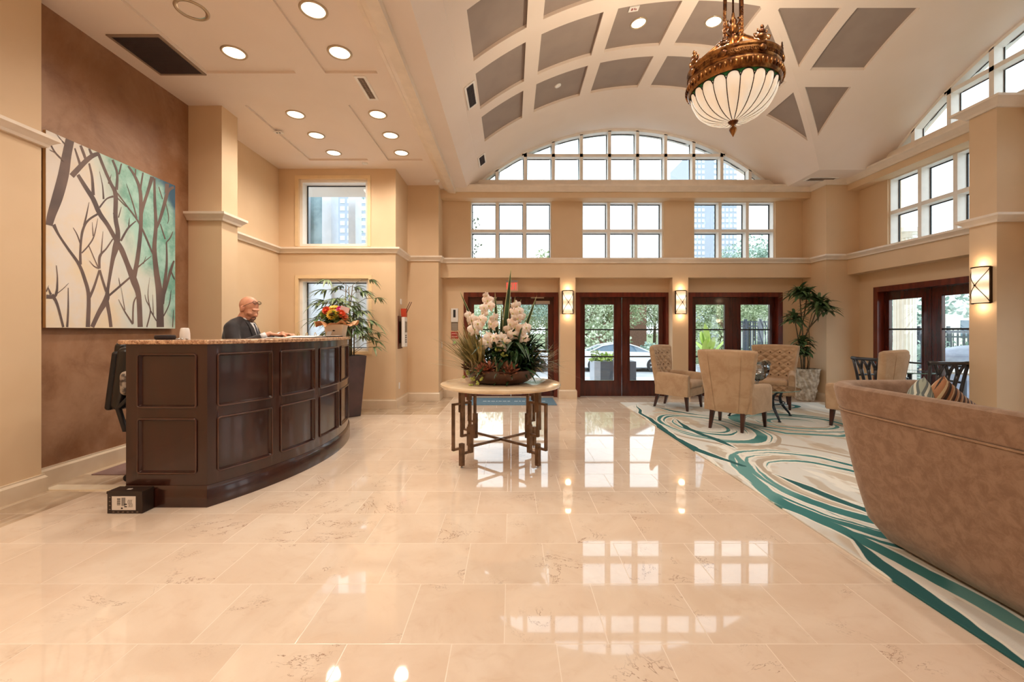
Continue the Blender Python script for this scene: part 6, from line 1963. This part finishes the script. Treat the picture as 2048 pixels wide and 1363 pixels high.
def leafm(name, a, c): return mat(name, a, .6, col2=c, vs=1.4, lo=.4, hi=.6)
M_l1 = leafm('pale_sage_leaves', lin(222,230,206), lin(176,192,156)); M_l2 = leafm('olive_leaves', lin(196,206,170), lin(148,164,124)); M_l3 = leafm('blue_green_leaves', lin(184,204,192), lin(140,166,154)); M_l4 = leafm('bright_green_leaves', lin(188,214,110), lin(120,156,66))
rn = random.Random(21)
t = thing('terrace_planter', 'wide slate planter with bright shrubs outside the middle doors', 'planter', (2.87,12.2,-.02))
b = MB(); b.box(-.40,.42,-.33,.33,0,.56,0); b.box(-.57,-.40,-.34,.34,0,.565,1); b.box(.42,.585,-.34,.34,0,.565,0)
b.build('planter_box', [M_pbox, M_pboxs], t)
b = MB(); leafmass(b, -.1,0,.62,.5,.3,.15,420,.12,rn); b.build('shrub', M_l4, t)
b = MB(); b.tube([(-.42,0,.5),(-.45,0,.8)],.012,6); leafmass(b,-.44,0,.72,.16,.12,.2,90,.1,rn); b.build('sprig', M_l2, t)
# big leaved plant outside the right doors
t = thing('canna_plant', 'large leaved bright green plant outside the left leaf of the right hand doors', 'plant', (5.15,11.2,-.02))
b = MB(); b.frustum((0,0,0),(.34,.34),(0,0,.48),(.44,.44)); b.build('planter_box', M_pboxs, t)
for k in range(12):
    a = rn.uniform(0,2*PI); e = rn.uniform(.7,1.45); b = MB()
    b.blade((rn.uniform(-.08,.08),rn.uniform(-.05,.05),.46+.05*k),(math.cos(a)*math.cos(e),math.sin(a)*math.cos(e),math.sin(e)),rn.uniform(.55,.8),.20,.12,7,0,fold=.1); b.build('leaf', M_l4, t, smooth=True)
b = MB(); b.cyl((0,0,.45),(0,0,1.25),.02,.012,8); b.build('stem', M_l4, t)

# hedge trees across the road, each its own thing
def tree(x, y, z0, h, r, lm, lab, n=1500, ls=.28, trunk=True, group='trees across the road'):
    t = thing('tree', lab, 'tree', (x,y,z0), 0, group)
    b = MB()
    for k in range(9):
        a = rn.uniform(0,2*PI); q = rn.uniform(.1,.75)
        leafmass(b, r*q*math.cos(a), r*q*math.sin(a), h-r*rn.uniform(.45,1.25), r*.55, r*.5, r*.5, n//9, ls, rn)
    b.build('crown', lm, t)
    if trunk:
        b = MB(); b.tube([(0,0,0),(.05,0,h*.35),(-.05,0,h*.6)], [.16,.12,.08], 8)
        for s in (-1,1): b.tube([(0,0,h*.4),(s*r*.3,0,h*.65),(s*r*.45,.1,h*.8)], [.07,.05,.03], 6)
        b.build('trunk', M_stemg, t, smooth=True)
M_stemg = mat('grey_brown_bark', lin(134,122,110), .9, col2=lin(104,92,82), vs=12)
labs = ['pale sage leafed tree across the road behind the %s','olive leafed tree across the road behind the %s','blue green leafed tree across the road behind the %s']
TR_ = [(-3.2,27.5,5.6,2.5,0,'left end of the parked cars'),(0.2,28.5,5.9,2.6,1,'exit door'),(2.8,27.8,6.3,2.4,2,'gap between the parked cars'),(4.6,26.8,5.6,2.3,0,'white sedan boot'),(6.4,28.5,6.0,2.3,1,'white sedan roof'),
       (10.4,27.5,5.9,2.4,0,'white sedan bonnet'),(13.2,27.0,5.6,2.4,1,'large leaved plant'),(15.0,29.0,7.8,2.6,2,'black fence, tallest crown'),(17.5,27.0,6.6,2.7,0,'black fence, right of it'),(20.5,28.5,6.0,2.8,1,'corner plant'),(9.6,37,6.8,3.2,2,'brick house'),(12.0,36,6.4,3.0,1,'brick house, to its right'),(-2.2,34,6.0,2.8,1,'left end of the parked cars, second row'),(1.4,34.5,5.9,2.8,0,'exit door, second row'),(4.2,34,6.0,2.7,1,'sedan boot, second row'),(15.6,34,6.2,3.0,0,'black fence, second row'),(19.4,35,6.4,3.0,1,'black fence, far right of the second row')]
for (x,y,h,r,k,wh) in TR_:
    tree(x, y, -.55, h, r, (M_l1,M_l2,M_l3)[k], labs[k] % wh, n=7500, ls=.14)
# low hedge and shrubs
for k,(x,w,lm,lab) in enumerate(((-1.5,4.5,M_l2,'long olive hedge across the road behind the exit door'),(5.2,4.2,M_l1,'pale hedge across the road behind the white sedan'),(11.5,4.4,M_l2,'olive hedge across the road behind the sedan bonnet'),(17.5,6.0,M_l1,'pale hedge behind the black fence'))):
    b = MB(); leafmass(b, 0,0,1.15, w/2,.7,1.35, 1800,.24,rn); o = b.build('hedge', lm, None, loc=(x,25.9,-.55)); tag(o, lab, 'hedge')
b = MB(); leafmass(b, 0,0,.5,.8,.5,.75,500,.22,rn); tag(b.build('shrub', M_l3, None, loc=(8.15,25.0,-.5)), 'dark blue green shrub beside the white sedan bonnet', 'shrub')
# brown house behind the trees
M_brick = mat('brown_brick', lin(150,112,98), .8, col2=lin(128,92,80), vs=12); M_roofb = mat('dark_slate_roof', lin(104,88,88), .8)
hs = thing('house', 'brown brick house with a grey drain pipe behind the trees across the road', 'house', (8.6,33,-.55))
b = MB(); b.box(-1.8,1.8,0,4,0,6.4); b.build('wall', M_brick, hs)
b = MB(); b.add([(-2.2,-.4,6.3),(2.2,-.4,6.3),(2.2,4.4,6.3),(-2.2,4.4,6.3),(0,-.4,7.4),(0,4.4,7.4)],[(0,1,4),(1,2,5,4),(2,3,5),(3,0,4,5),(0,3,2,1)]); b.build('roof', M_roofb, hs)
for z in (1.2,4.0):
    f = MB().box(-.9,-.1,-.05,.02,z,z+1.4).build('window', M_white, hs); MB().box(-.84,-.16,-.06,-.05,z+.06,z+1.34).build('pane', M_carg, f)
MB().box(.25,.38,-.12,0,0,6.2).build('drain_pipe', M_white, hs)

# black picket fence outside the right doors
M_fence = mat('black_iron_fence', lin(62,68,80), .5)
def fence(name, lab, p0, p1, h, n, zt=.0, bar=.012, finial=False):
    t = thing(name, lab, 'fence', (p0[0],p0[1],zt))
    L = math.hypot(p1[0]-p0[0], p1[1]-p0[1]); a = math.atan2(p1[1]-p0[1], p1[0]-p0[0]); t.rotation_euler = (0,0,a)
    for k in range(n+1):
        x = L*k/n
        if k % 6 == 0:
            b = MB(); b.box(x-.035,x+.035,-.035,.035,0,h+.06); b.build('post', M_fence, t)
        else:
            b = MB(); b.box(x-bar,x+bar,-bar,bar,.06,h); b.build('picket', M_fence, t)
    for z in (.12, h-.16, h-.02):
        b = MB(); b.box(0,L,-.018,.018,z-.018,z+.018); b.build('rail', M_fence, t)
fence('picket_fence', 'black iron picket fence outside the right hand pair of back doors', (6.95,13.6), (9.3,13.6), 2.28, 30, -.58, .014)
fence('terrace_railing', 'black iron railing outside the side doors beyond the covered grill', (11.2,7.6), (11.2,14.6), 1.75, 44, -.35)
fence('gate_fence', 'black iron fence behind the fluted column beyond the side terrace', (11.3,15.2), (16.5,15.2), 2.0, 30, -.5)

# fluted white columns on the side terrace
M_stucco = mat('white_stucco', lin(236,232,224), .6)
def column(x, y, lab):
    t = thing('fluted_column', lab, 'column', (x,y,-.02), 0)
    n = 80
    def ring(r, z): return [((r-.013*abs(math.sin(10*2*PI*k/n))**.7)*math.cos(2*PI*k/n), (r-.013*abs(math.sin(10*2*PI*k/n))**.7)*math.sin(2*PI*k/n), z) for k in range(n)]
    b = MB(); b.rings([ring(.19,.16), ring(.19,2.4), ring(.175,3.35)]); b.build('shaft', M_stucco, t, smooth='auto')
    b = MB(); b.box(-.26,.26,-.26,.26,0,.07); b.lathe([(.24,.07),(.25,.10),(.22,.13),(.20,.16)], n=32); b.build('base', M_stucco, t)
    b = MB(); b.lathe([(.175,3.35),(.23,3.42),(.24,3.46)], n=32); b.box(-.26,.26,-.26,.26,3.46,3.55); b.build('capital', M_stucco, t)
column(8.35, 9.12, 'white fluted column on the terrace outside the side doors')
# covered grill
M_cover = mat('grey_grill_cover', lin(150,158,180), .45, col2=lin(120,128,150), vs=3, bump=.6, bs_=6)
t = thing('covered_grill', 'large barbecue grill under a shiny grey cover on the side terrace', 'covered grill', (9.6,8.95,-.02), .25)
def gc(u, v):
    a = 2*PI*u; c, s = math.cos(a), math.sin(a)
    q = 4; k = (abs(c)**q+abs(s)**q)**(-1/q)
    prof = [(1.0,0),(.99,.3),(.96,.62),(.90,.80),(.80,.93),(.55,1.05),(.25,1.10),(.01,1.11)]
    f = v*(len(prof)-1); i = min(int(f), len(prof)-2); f -= i
    r = prof[i][0]*(1-f)+prof[i+1][0]*f; z = prof[i][1]*(1-f)+prof[i+1][1]*f
    w = .02*math.sin(9*a+5*v)*(1-v)
    return ((.95*k+w)*r*c, (.42*k+w)*r*s, z)
b = MB(); b.grid(gc, 80, 28); b.build('cover', M_cover, t, smooth=True)
# outdoor bench frame behind the side doors
t = thing('patio_table', 'white topped patio table on dark legs outside the side doors', 'patio table', (8.05,7.35,-.02))
MB().box(-.42,.42,-.7,.7,.66,.70).build('table_top', M_stucco, t, bevel=.01)
for sx in (-1,1):
    for sy in (-1,1): MB().box(sx*.36-.02,sx*.36+.02,sy*.62-.02,sy*.62+.02,0,.66).build('leg', M_fence, t)
# gnarled tree and greens on the right
t = thing('terrace_tree', 'tree with twisting pale branches beyond the side terrace railing', 'tree', (13.2,10.4,-.5))
b = MB(); b.tube([(0,0,0),(-.1,.1,1.2),(.15,0,1.8),(-.1,.1,2.4),(.1,0,3.0)], [.12,.10,.085,.07,.04], 8)
for k in range(9):
    a = rn.uniform(0,2*PI); z = 1.5+.15*k; b.tube([(0,0,z),(.4*math.cos(a),.4*math.sin(a),z+.35),(.6*math.cos(a+.5),.6*math.sin(a+.5),z+.6),(1.0*math.cos(a+.3),1.0*math.sin(a+.3),z+.9)], [.05,.04,.028,.012], 6)
b.build('trunk', mat('pale_bark', lin(196,186,178), .8), t, smooth=True)
b = MB()
for k in range(9): leafmass(b, rn.uniform(-1.3,1.2), rn.uniform(-1.2,1.2), rn.uniform(2.5,3.6), .7,.6,.4, 170,.16,rn)
b.build('crown', M_l3, t)
tree(14.6, 16.6, -.5, 3.6, 1.5, M_l3, 'blue green tree beyond the side terrace behind the fluted column', n=1600, ls=.2, group='trees beyond the side terrace')
b = MB(); leafmass(b, 0,0,.7,.55,5.0,.95,3200,.18,rn); tag(b.build('hedge', M_l3, None, loc=(11.95,11.4,-.5)), 'blue green hedge along the black railing of the side terrace', 'hedge')
b = MB(); leafmass(b, 0,0,.7,.7,4.0,.8,1800,.2,rn); tag(b.build('hedge', M_l2, None, loc=(12.4,4.0,-.5)), 'olive hedge beyond the side terrace near the pier', 'hedge')
t = thing('agave_plant', 'pale green agave outside the right leaf of the side doors', 'plant', (10.35,8.0,-.02))
for k in range(14):
    a = 2*PI*k/14*2.4; e = .5+.07*k; b = MB(); b.blade((0,0,.55),(math.cos(a)*math.cos(e),math.sin(a)*math.cos(e),math.sin(e)),.62,.13,-.05,5,0,fold=.3); b.build('leaf', M_l4, t, smooth=True)
MB().lathe([(.002,0),(.2,0),(.26,.5),(.24,.56),(.002,.55)], n=20).build('pot', M_pboxs, t)
# low far building on the right
fb_ = thing('far_building', 'low pale building far beyond the side terrace', 'building', (38,44,-.5))
MB().box(-12,12,0,8,0,4.2).build('wall', M_stucco, fb_)
for k in range(6):
    f = MB().box(-11+k*3.8,-9+k*3.8,-.06,0,1.2,3.0).build('window', M_carg, fb_)

# office towers
M_tower = mat('tower_stone', lin(196,200,216), .6, col2=lin(188,192,210), vs=.1); M_twin = mat('tower_window', lin(222,236,246), .15)
M_tgl = mat('tower_grid', lin(170,178,198), .5)
def tower(x, y, w, h, nx, nz, lab, gap=None, wy=18):
    t = thing('office_tower', lab, 'tower', (x,y,-.6))
    MB().box(-w/2,w/2,0,wy,0,h).build('wall', M_tgl, t)
    cells = [(i,j) for i in range(nx) for j in range(nz) if not (gap is not None and i in gap)]
    z0 = h - nz*(h/nz)
    # nearest-visible window bands: one mesh per floor
    cw = w/nx; chh = h/nz
    for j in range(nz):
        b = MB()
        for i in range(nx):
            if gap and i in gap: continue
            b.box(-w/2+cw*(i+.18), -w/2+cw*(i+.82), -.12, .0, chh*(j+.22), chh*(j+.80))
        b.build('window_row', M_twin, t)
    return t
tower(70.5, 150, 16.6, 64, 12, 34, 'tall office tower with a window grid seen through the right upper windows', gap=(4,5))
tower(-52, 130, 26, 58, 12, 26, 'office tower with a window grid seen through the alcove window')
# dark leaf trees near the upper left windows
tree(3.3, 40, -.55, 9.9, 2.6, M_l2, 'far tree top showing in the left upper window', n=1800, ls=.35, group='far tree tops')
tree(22.6, 40, -.55, 11.5, 3.2, M_l3, 'far tree top showing in the right upper window below the tower', n=2400, ls=.35, group='far tree tops')
def side_tree(lab, x, y, z0, reach, zc, n, ls, lm):
    t = thing('tree', lab, 'tree', (x,y,z0), 0, 'trees whose twigs hang across the upper windows')
    b = MB(); b.tube([(0,0,0),(.05,0,zc*.5),(-.02,0,zc),(.1,0,zc+1.4)], [.12,.10,.07,.03], 8)
    for k in range(6): b.tube([(0,0,zc-1.0+.3*k),(reach*.5,0,zc-.8+.34*k),(reach,0,zc-.9+.34*k)], [.03,.02,.006], 5)
    b.build('trunk', M_stemg, t, smooth=True)
    b = MB()
    for k in range(n): leafmass(b, reach+rn.uniform(-.28,.16), rn.uniform(-.1,.1), zc-1.0+2.0*k/n, .14,.14,.09, 8, ls, rn)
    for k in range(n): leafmass(b, rn.uniform(-.6,.4)*reach, 0, zc+.2+rn.uniform(-.8,1.2), .3,.3,.2, 14, ls, rn)
    b.build('crown', lm, t)
side_tree('tree with dark twigs hanging into the left edge of the left upper window', -2.75, 17.5, -.58, 1.25, 5.9, 14, .13, mat('dark_oak_leaves', lin(84,98,76), .6))
# bay of the neighbouring wing seen through the alcove windows: white posts, tinted glass
def tint():
    m, nt, bs = new_mat('tinted_facade_glass')
    vec, x, y, z = obj_coords(nt)
    c = e_mix(e_smooth(e_noise(vec, 1.3, 4, .6), .4, .62), lin(150,176,184), lin(104,134,140))
    nt.links.new(c, bs.inputs['Base Color']); bs.inputs['Roughness'].default_value = .1
    return m
wg = thing('window_bay', 'white framed glazed bay of the neighbouring wing outside the alcove windows', 'window bay', (0,9.7,-.3))
k_ = 9.7/F_PX
M_bayw = mat('white_bay_frame', lin(222,228,238), .4)
def bay(px0, px1, nm, m, y0, y1, z0=0, z1=9): MB().box((px0-1022)*k_, (px1-1022)*k_, y0, y1, z0, z1).build(nm, m, wg)
bay(560, 619, 'side_post', M_bayw, -.1, .3); bay(617, 652, 'tinted_pane', tint(), .06, .10, 3.2, 9); bay(648, 666, 'post', M_bayw, -.1, .3)
bay(700, 714, 'post', M_bayw, -.1, .3); bay(600, 760, 'lower_panel', mat('pale_blue_white_panel', lin(218,226,238), .4), -.02, .04, 0, 3.3)
MB().add([((664-1022)*k_,.02,6.35),((702-1022)*k_,.02,5.75),((702-1022)*k_,.02,5.95),((664-1022)*k_,.02,6.55),((664-1022)*k_,.06,6.35),((702-1022)*k_,.06,5.75),((702-1022)*k_,.06,5.95),((664-1022)*k_,.06,6.55)],[(0,1,2,3),(7,6,5,4),(0,4,5,1),(1,5,6,2),(2,6,7,3),(3,7,4,0)]).build('diagonal_brace', M_bayw, wg)
side_tree('tree with pale twigs hanging across the right edge of the upper alcove window', -2.95, 10.9, -.5, -.72, 5.2, 11, .12, M_l3)
